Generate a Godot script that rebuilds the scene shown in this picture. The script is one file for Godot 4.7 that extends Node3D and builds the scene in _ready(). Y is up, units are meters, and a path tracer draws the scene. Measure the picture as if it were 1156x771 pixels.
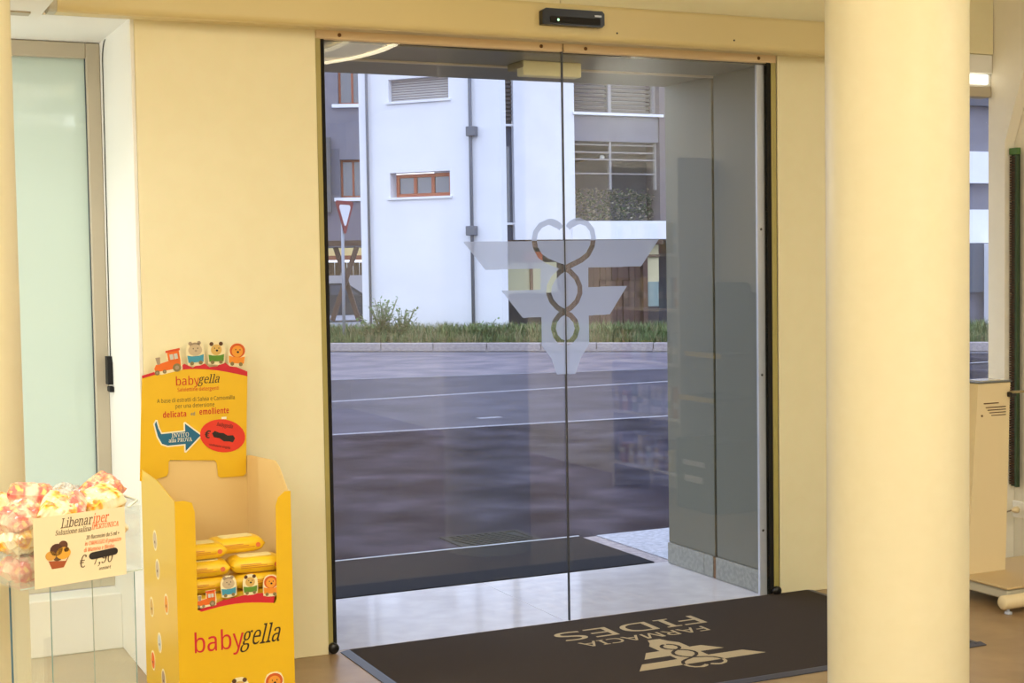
extends Node3D
# Pharmacy entrance seen from inside: sliding glass doors, street and houses beyond.
# The door plane is z = 0, the opening runs from x = 0 to x = 2, the street lies towards -z.

const EYE := Vector3(-1.7477, 1.4726, 5.3727)
const RIGHT := Vector3(0.90501157, -0.01548879, 0.42510488)
const UPW := Vector3(0.0355521, 0.99859466, -0.03930333)
const FORE := Vector3(0.42389871, -0.05068334, -0.90429038)
const FOCAL := 1661.03

var M := {}
var used := {}
var rng := RandomNumberGenerator.new()
var sans: Font
var sans_bold: Font
var serif: Font

# ---------------------------------------------------------------- helpers
func ray(px: float, py: float) -> Vector3:
	return FORE + RIGHT * ((px - 578.0) / FOCAL) - UPW * ((py - 385.5) / FOCAL)

func at_depth(px: float, py: float, depth: float) -> Vector3:
	return EYE + ray(px, py) * depth

func numbered(called: String) -> String:
	var n: int = used.get(called, 0)
	used[called] = n + 1
	return called if n == 0 else "%s_%03d" % [called, n]

func tag(o: Node, label: String, category: String, group := "", kind := "") -> Node:
	o.set_meta("label", label)
	o.set_meta("category", category)
	if group != "": o.set_meta("group", group)
	if kind != "": o.set_meta("kind", kind)
	return o

func thing(called: String, label: String, category: String, at := Vector3.ZERO, turn := 0.0, group := "") -> Node3D:
	var o := Node3D.new()
	o.name = numbered(called)
	add_child(o)
	o.position = at
	o.rotation.y = turn
	tag(o, label, category, group)
	return o

func structure(called: String, st: SurfaceTool, m: Material) -> MeshInstance3D:
	var o := part(self, called, st, m)
	o.set_meta("kind", "structure")
	return o

func solo(called: String, st: SurfaceTool, m: Material, label: String, category: String, group := "") -> MeshInstance3D:
	var o := MeshInstance3D.new()
	o.name = numbered(called)
	o.mesh = bake(st)
	o.material_override = m
	add_child(o)
	tag(o, label, category, group)
	return o

func part(parent: Node, called: String, st: SurfaceTool, m: Material) -> MeshInstance3D:
	var o := MeshInstance3D.new()
	o.name = called
	o.mesh = bake(st)
	o.material_override = m
	parent.add_child(o, true)
	return o

func share(parent: Node, called: String, mesh: Mesh, m: Material, xf := Transform3D()) -> MeshInstance3D:
	var o := MeshInstance3D.new()
	o.name = called
	o.mesh = mesh
	o.material_override = m
	o.transform = xf
	parent.add_child(o, true)
	return o

func flat() -> SurfaceTool:
	var st := SurfaceTool.new()
	st.begin(Mesh.PRIMITIVE_TRIANGLES)
	st.set_smooth_group(-1)
	return st

func round_() -> SurfaceTool:
	var st := SurfaceTool.new()
	st.begin(Mesh.PRIMITIVE_TRIANGLES)
	st.set_smooth_group(0)
	return st

func bake(st: SurfaceTool) -> ArrayMesh:
	if not st.has_meta("baked"): st.generate_normals()
	return st.commit()

func tri(st: SurfaceTool, a: Vector3, b: Vector3, c: Vector3) -> void:   # counter-clockwise from outside
	st.add_vertex(a); st.add_vertex(c); st.add_vertex(b)

func quad(st: SurfaceTool, a: Vector3, b: Vector3, c: Vector3, d: Vector3) -> void:
	tri(st, a, b, c); tri(st, a, c, d)

func face(st: SurfaceTool, p: Array, ctr: Vector3) -> void:               # convex face, turned away from ctr
	var mid := Vector3.ZERO
	for v in p: mid += v
	mid /= p.size()
	var n: Vector3 = (p[1] - p[0]).cross(p[2] - p[0])
	if n.dot(mid - ctr) < 0.0:
		p = p.duplicate(); p.reverse()
	for i in range(1, p.size() - 1): tri(st, p[0], p[i], p[i + 1])

func box(st: SurfaceTool, lo: Vector3, hi: Vector3, bev := 0.0, xf := Transform3D()) -> void:
	var ctr := xf * ((lo + hi) / 2.0)
	bev = minf(bev, 0.49 * minf(hi.x - lo.x, minf(hi.y - lo.y, hi.z - lo.z)))
	var corner := func(s: Vector3i, axis: int) -> Vector3:
		var v := Vector3()
		for k in 3:
			var inset := 0.0 if k == axis else bev
			v[k] = hi[k] - inset if s[k] > 0 else lo[k] + inset
		return xf * v
	for axis in 3:
		var b := (axis + 1) % 3
		var c := (axis + 2) % 3
		for s in [-1, 1]:
			var ring := []
			for e in [[-1, -1], [1, -1], [1, 1], [-1, 1]]:
				var k := Vector3i()
				k[axis] = s; k[b] = e[0]; k[c] = e[1]
				ring.append(corner.call(k, axis))
			face(st, ring, ctr)
	if bev <= 0.0: return
	for axis in 3:                                     # edges along axis
		var b := (axis + 1) % 3
		var c := (axis + 2) % 3
		for e in [[-1, -1], [1, -1], [1, 1], [-1, 1]]:
			var k0 := Vector3i(); var k1 := Vector3i()
			k0[axis] = -1; k0[b] = e[0]; k0[c] = e[1]
			k1[axis] = 1; k1[b] = e[0]; k1[c] = e[1]
			face(st, [corner.call(k0, b), corner.call(k1, b), corner.call(k1, c), corner.call(k0, c)], ctr)
	for x in [-1, 1]:
		for y in [-1, 1]:
			for z in [-1, 1]:
				var k := Vector3i(x, y, z)
				face(st, [corner.call(k, 0), corner.call(k, 1), corner.call(k, 2)], ctr)

func bx(lo: Vector3, hi: Vector3, bev := 0.0, xf := Transform3D()) -> SurfaceTool:
	var st := flat()
	box(st, lo, hi, bev, xf)
	return st

func prism(st: SurfaceTool, poly: PackedVector2Array, z0: float, z1: float, xf := Transform3D()) -> void:
	if Geometry2D.is_polygon_clockwise(poly): poly.reverse()
	var idx := Geometry2D.triangulate_polygon(poly)
	for i in range(0, idx.size(), 3):
		var a := poly[idx[i]]; var b := poly[idx[i + 1]]; var c := poly[idx[i + 2]]
		if (b - a).cross(c - a) < 0.0:
			var t := b; b = c; c = t
		tri(st, xf * Vector3(a.x, a.y, z1), xf * Vector3(b.x, b.y, z1), xf * Vector3(c.x, c.y, z1))
		tri(st, xf * Vector3(a.x, a.y, z0), xf * Vector3(c.x, c.y, z0), xf * Vector3(b.x, b.y, z0))
	for i in poly.size():
		var a := poly[i]; var b := poly[(i + 1) % poly.size()]
		quad(st, xf * Vector3(a.x, a.y, z0), xf * Vector3(b.x, b.y, z0), xf * Vector3(b.x, b.y, z1), xf * Vector3(a.x, a.y, z1))

func pr(poly: PackedVector2Array, z0: float, z1: float, xf := Transform3D()) -> SurfaceTool:
	var st := flat()
	prism(st, poly, z0, z1, xf)
	return st

func ellipse(c: Vector2, rx: float, ry: float, n := 20, turn := 0.0) -> PackedVector2Array:
	var p := PackedVector2Array()
	for i in n:
		p.append(c + Vector2(cos(TAU * i / n) * rx, sin(TAU * i / n) * ry).rotated(turn))
	return p

func rounded(x0: float, y0: float, x1: float, y1: float, r: float) -> PackedVector2Array:
	var p := PackedVector2Array()
	for k in 4:
		var c := Vector2(x1 - r if k == 0 or k == 3 else x0 + r, y1 - r if k < 2 else y0 + r)
		for i in 5:
			p.append(c + Vector2(r, 0).rotated(PI / 2 * (k + i / 4.0)))
	return p

func lathe(st: SurfaceTool, profile: Array, seg := 32, xf := Transform3D()) -> void:   # profile of (radius, height), upwards
	for i in profile.size() - 1:
		for k in seg:
			var a := TAU * k / seg; var b := TAU * (k + 1) / seg
			var p: Vector2 = profile[i]; var q: Vector2 = profile[i + 1]
			var v := [Vector3(cos(a) * p.x, p.y, sin(a) * p.x), Vector3(cos(b) * p.x, p.y, sin(b) * p.x), Vector3(cos(b) * q.x, q.y, sin(b) * q.x), Vector3(cos(a) * q.x, q.y, sin(a) * q.x)]
			for j in 4: v[j] = xf * v[j]
			if p.x > 0.00001: tri(st, v[0], v[2], v[1])
			if q.x > 0.00001: tri(st, v[0], v[3], v[2])

func tube(st: SurfaceTool, pts: Array, r: float, seg := 8) -> void:
	var rings := []
	for i in pts.size():
		var d: Vector3 = (pts[mini(i + 1, pts.size() - 1)] - pts[maxi(i - 1, 0)]).normalized()
		var s := d.cross(Vector3.UP if absf(d.y) < 0.9 else Vector3.RIGHT).normalized()
		var t := s.cross(d)
		var ring := []
		for k in seg: ring.append(pts[i] + (s * cos(TAU * k / seg) + t * sin(TAU * k / seg)) * r)
		rings.append(ring)
	for i in rings.size() - 1:
		for k in seg:
			var j := (k + 1) % seg
			quad(st, rings[i][k], rings[i + 1][k], rings[i + 1][j], rings[i][j])
	for k in range(1, seg - 1):
		tri(st, rings[0][0], rings[0][k], rings[0][k + 1])
		tri(st, rings[-1][0], rings[-1][k + 1], rings[-1][k])

func lettering(st: SurfaceTool, s: String, font: Font, em: float, o: Vector3, bx_: Vector3, by_: Vector3, align := 1, slant := 0.0, depth := 0.0006, stretch := 1.0) -> void:
	var t := TextMesh.new()
	t.font = font
	t.font_size = 48
	t.pixel_size = em / 48.0
	t.depth = depth
	t.curve_step = 2.0
	t.text = s
	t.horizontal_alignment = align as HorizontalAlignment
	t.vertical_alignment = VERTICAL_ALIGNMENT_CENTER
	var n := bx_.cross(by_)
	st.append_from(t, 0, Transform3D(Basis(bx_ * stretch, by_ + bx_ * slant, n), o + n * depth / 2.0))

func text_part(parent: Node, s: String, font: Font, em: float, o: Vector3, bx_: Vector3, by_: Vector3, m: Material, align := 1, slant := 0.0, stretch := 1.0) -> MeshInstance3D:
	var st := SurfaceTool.new()
	st.begin(Mesh.PRIMITIVE_TRIANGLES)
	st.set_meta("baked", true)
	lettering(st, s, font, em, o, bx_, by_, align, slant, 0.0006, stretch)
	return part(parent, "lettering", st, m)

func crossings(poly: PackedVector2Array, y: float) -> Array:
	var xs := []
	for i in poly.size():
		var a := poly[i]; var b := poly[(i + 1) % poly.size()]
		if (a.y <= y) != (b.y <= y): xs.append(a.x + (b.x - a.x) * (y - a.y) / (b.y - a.y))
	xs.sort()
	return xs

func inside(xs: Array, x: float) -> bool:
	var n := 0
	for v in xs:
		if v < x: n += 1
	return n % 2 == 1

func emblem_spans(body: PackedVector2Array, lines: Array, y: float, more := []) -> Array:   # spans of (body xor (union of lines)) at height y
	var wing := crossings(body, y)
	var snakes := []
	var cuts := wing.duplicate()
	for l in lines:
		var c := crossings(l, y)
		snakes.append(c); cuts.append_array(c)
	cuts.append_array(more)
	cuts.sort()
	var out := []
	for i in cuts.size() - 1:
		if cuts[i + 1] - cuts[i] < 1e-5: continue
		var x: float = (cuts[i] + cuts[i + 1]) / 2.0
		var on := inside(wing, x)
		var over := false
		for c in snakes: over = over or inside(c, x)
		if on != over: out.append([cuts[i], cuts[i + 1]])
	return out

func mat(color: Color, rough := 0.6, metal := 0.0, spec := 0.5) -> StandardMaterial3D:
	var m := StandardMaterial3D.new()
	m.albedo_color = color
	m.roughness = rough
	m.metallic = metal
	m.metallic_specular = spec
	return m

func c8(r: int, g: int, b: int, a := 1.0) -> Color:
	return Color(r / 255.0, g / 255.0, b / 255.0, a)

func noise_tex(freq: float, stops: Array, seed_ := 1, kind := FastNoiseLite.TYPE_SIMPLEX, octaves := 4, size := 512) -> NoiseTexture2D:
	var n := FastNoiseLite.new()
	n.noise_type = kind
	n.frequency = freq
	n.seed = seed_
	n.fractal_octaves = octaves
	var t := NoiseTexture2D.new()
	t.width = size; t.height = size
	t.seamless = true
	t.noise = n
	var g := Gradient.new()
	g.offsets = PackedFloat32Array(stops.map(func(s): return s[0]))
	g.colors = PackedColorArray(stops.map(func(s): return s[1]))
	t.color_ramp = g
	return t

func grained(tex: Texture2D, scale_: float, rough: float, bump: Texture2D = null, depth := 0.0, spec := 0.5) -> StandardMaterial3D:
	var m := mat(Color.WHITE, rough, 0.0, spec)
	m.albedo_texture = tex
	m.uv1_triplanar = true
	m.uv1_world_triplanar = true
	m.uv1_scale = Vector3.ONE * scale_
	if bump:
		m.heightmap_enabled = true
		m.heightmap_texture = bump
		m.heightmap_scale = depth
	return m

func glow(color: Color, energy: float) -> StandardMaterial3D:
	var m := mat(color, 0.5)
	m.emission_enabled = true
	m.emission = color
	m.emission_energy_multiplier = energy
	return m

func pane(alpha := 0.02, spec := 0.5) -> StandardMaterial3D:
	var m := mat(Color(0.85, 0.95, 0.9, alpha), 0.0, 0.0, spec)
	m.transparency = BaseMaterial3D.TRANSPARENCY_ALPHA
	return m

# ---------------------------------------------------------------- scene
func _ready() -> void:
	rng.seed = 20
	set_camera_and_light()
	make_materials()
	room()
	street()
	entrance()
	columns()
	niches()
	mats_on_floor()
	cardboard_display()
	acrylic_display()
	weighing_corner()
	shelving()
	houses()
	verge()
	street_furniture()

func set_camera_and_light() -> void:
	var cam := Camera3D.new()
	cam.name = "camera"
	cam.transform = Transform3D(Basis(RIGHT, UPW, -FORE), EYE)
	cam.fov = 26.1323
	cam.near = 0.05
	cam.far = 400.0
	add_child(cam)
	cam.current = true
	var env := Environment.new()
	env.tonemap_mode = Environment.TONE_MAPPER_LINEAR
	env.tonemap_exposure = 1.0
	env.sdfgi_enabled = true
	env.ssao_enabled = true
	env.ssil_enabled = true
	var sky := Sky.new()                      # even, bluish overcast evening sky
	var sm := ProceduralSkyMaterial.new()
	sm.sky_top_color = Color(0.83, 0.89, 1.0)
	sm.sky_horizon_color = Color(0.9, 0.93, 1.0)
	sm.sky_energy_multiplier = 1.45
	sm.ground_bottom_color = Color(0.32, 0.32, 0.35)
	sm.ground_horizon_color = Color(0.5, 0.5, 0.55)
	sky.sky_material = sm
	env.sky = sky
	env.background_mode = Environment.BG_SKY
	var we := WorldEnvironment.new()
	we.name = "environment"
	we.environment = env
	add_child(we)

func make_materials() -> void:
	var f := SystemFont.new(); f.font_names = PackedStringArray(["Droid Sans"]); sans = f
	var fb := SystemFont.new(); fb.font_names = PackedStringArray(["Droid Sans"]); fb.font_weight = 700; sans_bold = fb
	var fs := SystemFont.new(); fs.font_names = PackedStringArray(["Droid Serif"]); serif = fs
	M.wall = grained(noise_tex(0.02, [[0.0, c8(247, 240, 220)], [1.0, c8(250, 243, 224)]], 3), 0.7, 0.55)
	M.panel = grained(noise_tex(0.02, [[0.0, c8(244, 234, 192)], [1.0, c8(246, 237, 197)]], 4), 0.7, 0.4)
	M.column = grained(noise_tex(0.03, [[0.0, c8(228, 217, 178)], [1.0, c8(231, 221, 184)]], 5), 0.8, 0.4)
	M.white = mat(c8(246, 245, 238), 0.5)
	M.ceiling = mat(c8(244, 238, 222), 0.8)
	M.header = mat(c8(222, 204, 148), 0.38)
	M.header_cap = mat(c8(200, 196, 176), 0.35)
	M.rail = mat(c8(238, 212, 168), 0.35)
	M.olive = mat(c8(176, 164, 96), 0.4)
	M.brush = mat(c8(24, 22, 18), 0.95)
	M.black = mat(c8(18, 17, 17), 0.3)
	M.dull_black = mat(c8(20, 19, 19), 0.8)
	M.screw = mat(c8(120, 84, 46), 0.35, 0.6)
	M.dark_screw = mat(c8(26, 28, 34), 0.5)
	M.silver = mat(c8(196, 202, 212), 0.35, 0.2)
	M.frame = mat(c8(190, 180, 158), 0.4, 0.1)
	M.rubber = mat(c8(62, 64, 78), 0.45)
	M.glass = pane(0.004)
	M.glass_thin = pane(0.004)
	M.seal = mat(c8(64, 66, 72), 0.4)
	M.film = mat(c8(168, 176, 208, 0.74), 0.9, 0.0, 0.2)
	M.film.transparency = BaseMaterial3D.TRANSPARENCY_ALPHA
	M.film.backlight_enabled = true
	M.film.backlight = Color(0.92, 0.95, 1.0)
	M.floor = grained(noise_tex(0.012, [[0.0, c8(148, 121, 84)], [0.5, c8(160, 131, 93)], [1.0, c8(173, 143, 103)]], 11, FastNoiseLite.TYPE_SIMPLEX, 5), 0.5, 0.34, noise_tex(0.05, [[0, Color.BLACK], [1, Color.WHITE]], 12), 0.02)
	M.carpet = grained(noise_tex(0.3, [[0.15, c8(48, 42, 38)], [0.55, c8(70, 61, 54)], [0.9, c8(96, 86, 76)]], 13, FastNoiseLite.TYPE_SIMPLEX, 3), 2.2, 0.95, noise_tex(0.3, [[0, Color.BLACK], [1, Color.WHITE]], 14), 0.25, 0.2)
	M.mat_print = grained(noise_tex(0.3, [[0.1, c8(168, 150, 118)], [0.9, c8(204, 186, 150)]], 15, FastNoiseLite.TYPE_SIMPLEX, 3), 2.2, 0.95, null, 0.0, 0.2)
	M.street_mat = grained(noise_tex(0.28, [[0.15, c8(32, 33, 38)], [0.55, c8(46, 47, 54)], [0.9, c8(66, 66, 74)]], 16, FastNoiseLite.TYPE_SIMPLEX, 3), 2.0, 0.95, noise_tex(0.3, [[0, Color.BLACK], [1, Color.WHITE]], 14), 0.3, 0.2)
	M.granite = grained(noise_tex(0.22, [[0.1, c8(82, 83, 73)], [0.45, c8(108, 109, 96)], [0.8, c8(130, 130, 115)], [1.0, c8(156, 154, 138)]], 17, FastNoiseLite.TYPE_SIMPLEX, 4), 1.6, 0.5)
	M.plinth = grained(noise_tex(0.05, [[0.2, c8(140, 140, 131)], [0.8, c8(158, 158, 148)]], 18, FastNoiseLite.TYPE_SIMPLEX, 5), 1.2, 0.5)
	M.threshold = grained(noise_tex(0.02, [[0.1, c8(222, 216, 218)], [0.55, c8(230, 225, 226)], [0.9, c8(236, 232, 232)]], 19, FastNoiseLite.TYPE_SIMPLEX, 5), 0.6, 0.07)
	M.paving = grained(noise_tex(0.04, [[0.1, c8(150, 152, 164)], [0.9, c8(186, 188, 200)]], 20, FastNoiseLite.TYPE_SIMPLEX, 5), 1.0, 0.55)
	M.asphalt = grained(noise_tex(0.012, [[0.0, c8(42, 41, 50)], [0.35, c8(56, 54, 64)], [0.65, c8(66, 64, 75)], [1.0, c8(88, 84, 96)]], 21, FastNoiseLite.TYPE_SIMPLEX, 7, 1024), 0.09, 0.6, null, 0.0, 0.0)
	M.paint = grained(noise_tex(0.06, [[0.2, c8(96, 94, 106)], [0.5, c8(152, 151, 162)]], 23), 0.7, 0.7)
	M.kerb = grained(noise_tex(0.05, [[0.1, c8(146, 138, 142)], [0.9, c8(178, 168, 170)]], 24), 0.6, 0.9)
	M.soil = grained(noise_tex(0.05, [[0.1, c8(84, 76, 52)], [0.9, c8(124, 112, 76)]], 25), 0.5, 1.0)
	M.yard = grained(noise_tex(0.05, [[0.1, c8(130, 132, 146)], [0.9, c8(160, 162, 176)]], 25), 0.2, 0.9)
	M.render_white = grained(noise_tex(0.012, [[0.0, c8(232, 233, 240)], [1.0, c8(240, 241, 247)]], 26), 0.15, 0.9)
	M.render_grey = grained(noise_tex(0.02, [[0.0, c8(118, 116, 128)], [1.0, c8(130, 128, 140)]], 27), 0.2, 0.9)
	M.render_dark = mat(c8(86, 88, 102), 0.9)
	M.render_cream = mat(c8(236, 214, 150), 0.9)
	M.brown_wood = grained(noise_tex(0.06, [[0.1, c8(66, 46, 42)], [0.9, c8(104, 74, 64)]], 28), 0.6, 0.7)
	M.window_wood = mat(c8(158, 84, 60), 0.5)
	M.far_glass = mat(c8(92, 98, 112), 0.08, 0.0, 0.7)
	M.pipe = mat(c8(112, 114, 124), 0.5, 0.1)
	M.slat = mat(c8(82, 75, 75), 0.6)
	M.shutter = mat(c8(178, 172, 170), 0.7)

# ---------------------------------------------------------------- the room
func room() -> void:
	structure("floor", bx(Vector3(-5.0, -0.2, -0.02), Vector3(3.6, 0.0, 9.6)), M.floor)
	structure("ceiling", bx(Vector3(-5.0, 3.0, -0.6), Vector3(3.6, 3.2, 9.6)), M.ceiling)
	structure("wall_left", bx(Vector3(-5.2, 0.0, -0.9), Vector3(-5.0, 3.2, 9.6)), M.wall)
	structure("wall_back", bx(Vector3(-5.0, 0.0, 9.4), Vector3(3.6, 3.0, 9.6)), M.wall)
	# right wall with a niche that has slanted upper corners
	var st := flat()
	var hole_z0 := 0.095
	var hole_z1 := 1.15
	prism(st, PackedVector2Array([Vector2(0.012, 3.0), Vector2(-9.4, 3.0), Vector2(-9.4, 0.0), Vector2(-hole_z1, 0.0), Vector2(-hole_z1, 2.02), Vector2(-hole_z1 + 0.22, 2.62), Vector2(-hole_z0 - 0.22, 2.62), Vector2(-hole_z0, 2.02), Vector2(-hole_z0, 0.0), Vector2(0.012, 0.0)]), 0.0, 0.06, Transform3D(Basis(Vector3(0, 0, -1), Vector3.UP, Vector3(1, 0, 0)), Vector3(3.287, 0, 0)))
	box(st, Vector3(3.35, 0.0, -0.06), Vector3(3.6, 3.0, 9.4))
	structure("wall_right", st, M.wall)
	# thick outer wall left and right of the entrance, and its lintel
	var w := flat()
	box(w, Vector3(-0.7, 0.0, -0.83), Vector3(-0.06, 3.0, -0.02))
	box(w, Vector3(2.06, 0.0, -0.83), Vector3(2.72, 3.0, -0.02))
	box(w, Vector3(-0.06, 2.345, -0.83), Vector3(2.06, 3.2, -0.02))
	box(w, Vector3(-5.0, 0.0, -0.83), Vector3(-1.75, 3.0, -0.02))
	box(w, Vector3(-1.75, 2.40, -0.83), Vector3(-0.7, 3.0, -0.02))
	box(w, Vector3(2.72, 2.445, -0.83), Vector3(3.287, 3.0, -0.02))
	box(w, Vector3(-5.0, 3.0, -0.83), Vector3(3.6, 3.6, -0.6))
	var front := structure("wall_front", w, M.wall)
	part(front, "wall_panel", bx(Vector3(-0.706, 0.0, 0.012), Vector3(-0.035, 2.39, 0.022), 0.002), M.panel)
	part(front, "wall_panel", bx(Vector3(2.058, 0.0, 0.012), Vector3(2.724, 2.39, 0.022), 0.002), M.panel)
	part(front, "fascia_panel", bx(Vector3(-1.75, 2.392, -0.015), Vector3(0.998, 3.0, 0.022), 0.002), M.panel)
	part(front, "fascia_panel", bx(Vector3(1.002, 2.392, -0.015), Vector3(2.722, 3.0, 0.022), 0.002), M.panel)
	part(front, "fascia_panel", bx(Vector3(2.726, 2.434, -0.015), Vector3(3.285, 3.0, 0.022), 0.002), M.panel)
	part(front, "wall_panel", bx(Vector3(-5.0, 0.0, -0.015), Vector3(-1.75, 3.0, 0.022)), M.panel)
	# door jamb profiles and brush seals
	for s in [0, 1]:
		var x0 := -0.034 if s == 0 else 2.022
		var jamb := structure("trim_%d" % (s + 1), bx(Vector3(x0, 0.035, -0.012), Vector3(x0 + 0.034, 2.34, -0.008 if s == 0 else -0.008), 0.0), M.brush)
		part(jamb, "jamb_profile", bx(Vector3(-0.034 if s == 0 else 2.03, 0.03, 0.008), Vector3(-0.013 if s == 0 else 2.056, 2.343, 0.014), 0.002), M.olive)
		part(jamb, "brush_seal", bx(Vector3(-0.012 if s == 0 else 2.008, 0.03, 0.008), Vector3(0.001 if s == 0 else 2.026, 2.343, 0.013)), M.brush)
		var g := round_()
		lathe(g, [Vector2(0.0, -0.012), Vector2(0.02, -0.012), Vector2(0.021, 0.008), Vector2(0.016, 0.013), Vector2(0.0, 0.013)], 20, Transform3D(Basis(Vector3.RIGHT, PI / 2), Vector3(-0.016 if s == 0 else 2.036, 0.022, 0.022)))
		part(jamb, "floor_guide", g, M.black)
	# lamps: a wide luminous ring, a small ring and added, unseen fill panels
	luminous_ring(Vector3(-0.09, 2.985, 4.15), 1.56, 1.9, 2.6, "wide luminous ceiling ring with a bright rim", true)
	luminous_ring(Vector3(-0.55, 2.88, 5.45), 0.40, 0.52, 6.0, "small white ring lamp under the ceiling", false)
	var spots := [[-2.9, 0.95, 1.9], [-3.6, 2.8, 1.5], [-1.6, 3.6, 1.05], [2.8, 3.5, 0.95], [-3.6, 4.8, 1.9], [0.7, 6.2, 2.5], [-1.4, 6.6, 2.0], [-3.4, 7.4, 1.8], [0.8, 8.4, 1.6]]
	for s in spots:
		var t := thing("added_panel_light", "added square light panel, out of view, that brightens the room", "ceiling light", Vector3(s[0], 3.0, s[1]), 0.0, "added square light panels")
		var fr := flat()
		for k in 4:
			box(fr, Vector3(-0.32, -0.02, -0.32), Vector3(0.32, 0.0, -0.3), 0.003, Transform3D(Basis(Vector3.UP, PI / 2 * k), Vector3.ZERO))
		part(t, "frame", fr, M.white)
		part(t, "diffuser", bx(Vector3(-0.3, -0.012, -0.3), Vector3(0.3, 0.0, 0.3)), glow(Color(0.98, 0.99, 1.0), 2.0))
		var l := AreaLight3D.new()
		l.name = "added_fill_light"
		l.area_size = Vector2(0.6, 0.6)
		l.light_color = Color(0.965, 0.99, 1.0)
		l.light_energy = s[2] * 2.2
		l.area_range = 20.0
		l.shadow_enabled = true
		l.transform = Transform3D(Basis(Vector3.RIGHT, -PI / 2), Vector3(0, -0.025, 0))
		t.add_child(l)
	# strip lamp near the back wall, mirrored by the frosted window
	var strip := thing("strip_lamp", "long white strip lamp near the back wall", "strip lamp", Vector3(-0.3, 3.0, 8.05))
	part(strip, "housing", bx(Vector3(-0.75, -0.05, -0.3), Vector3(0.75, 0.0, 0.3), 0.006), M.white)
	part(strip, "diffuser", bx(Vector3(-0.73, -0.062, -0.28), Vector3(0.73, -0.05, 0.28), 0.004), glow(Color(1.0, 0.98, 0.94), 2.6))
	var sl := AreaLight3D.new()
	sl.name = "strip_light"
	sl.area_size = Vector2(1.46, 0.56)
	sl.light_color = Color(1.0, 0.97, 0.92)
	sl.light_energy = 1.2
	sl.area_range = 20.0
	sl.shadow_enabled = true
	sl.transform = Transform3D(Basis(Vector3.RIGHT, -PI / 2), Vector3(0, -0.07, 0))
	strip.add_child(sl)

func luminous_ring(at: Vector3, r0: float, r1: float, energy: float, label: String, rim: bool) -> void:
	var t := thing("ring_lamp", label, "ring lamp", at)
	var st := round_()
	var top := minf(3.0 - at.y, 0.05)
	lathe(st, [Vector2(r0, 0.0), Vector2(r0, top), Vector2(r1, top), Vector2(r1, 0.0), Vector2(r1 - 0.02, 0.0)], 72)
	part(t, "housing", st, M.white)
	var d := flat()
	lathe(d, [Vector2(r1, -0.006), Vector2(r0, -0.006)], 72)
	lathe(d, [Vector2(r0, -0.001), Vector2(r1, -0.001)], 72)
	part(t, "diffuser", d, glow(Color(1.0, 0.95, 0.84) if rim else Color(1.0, 0.97, 0.9), energy))
	if rim:
		for r in [r1, r0]:
			var e := round_()
			lathe(e, [Vector2(r - 0.028, -0.007), Vector2(r - 0.028, -0.022), Vector2(r + 0.004, -0.022), Vector2(r + 0.004, -0.007)], 72)
			part(t, "light_rim", e, glow(Color(1.0, 0.95, 0.8), 11.0 if r == r1 else 5.0))

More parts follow.
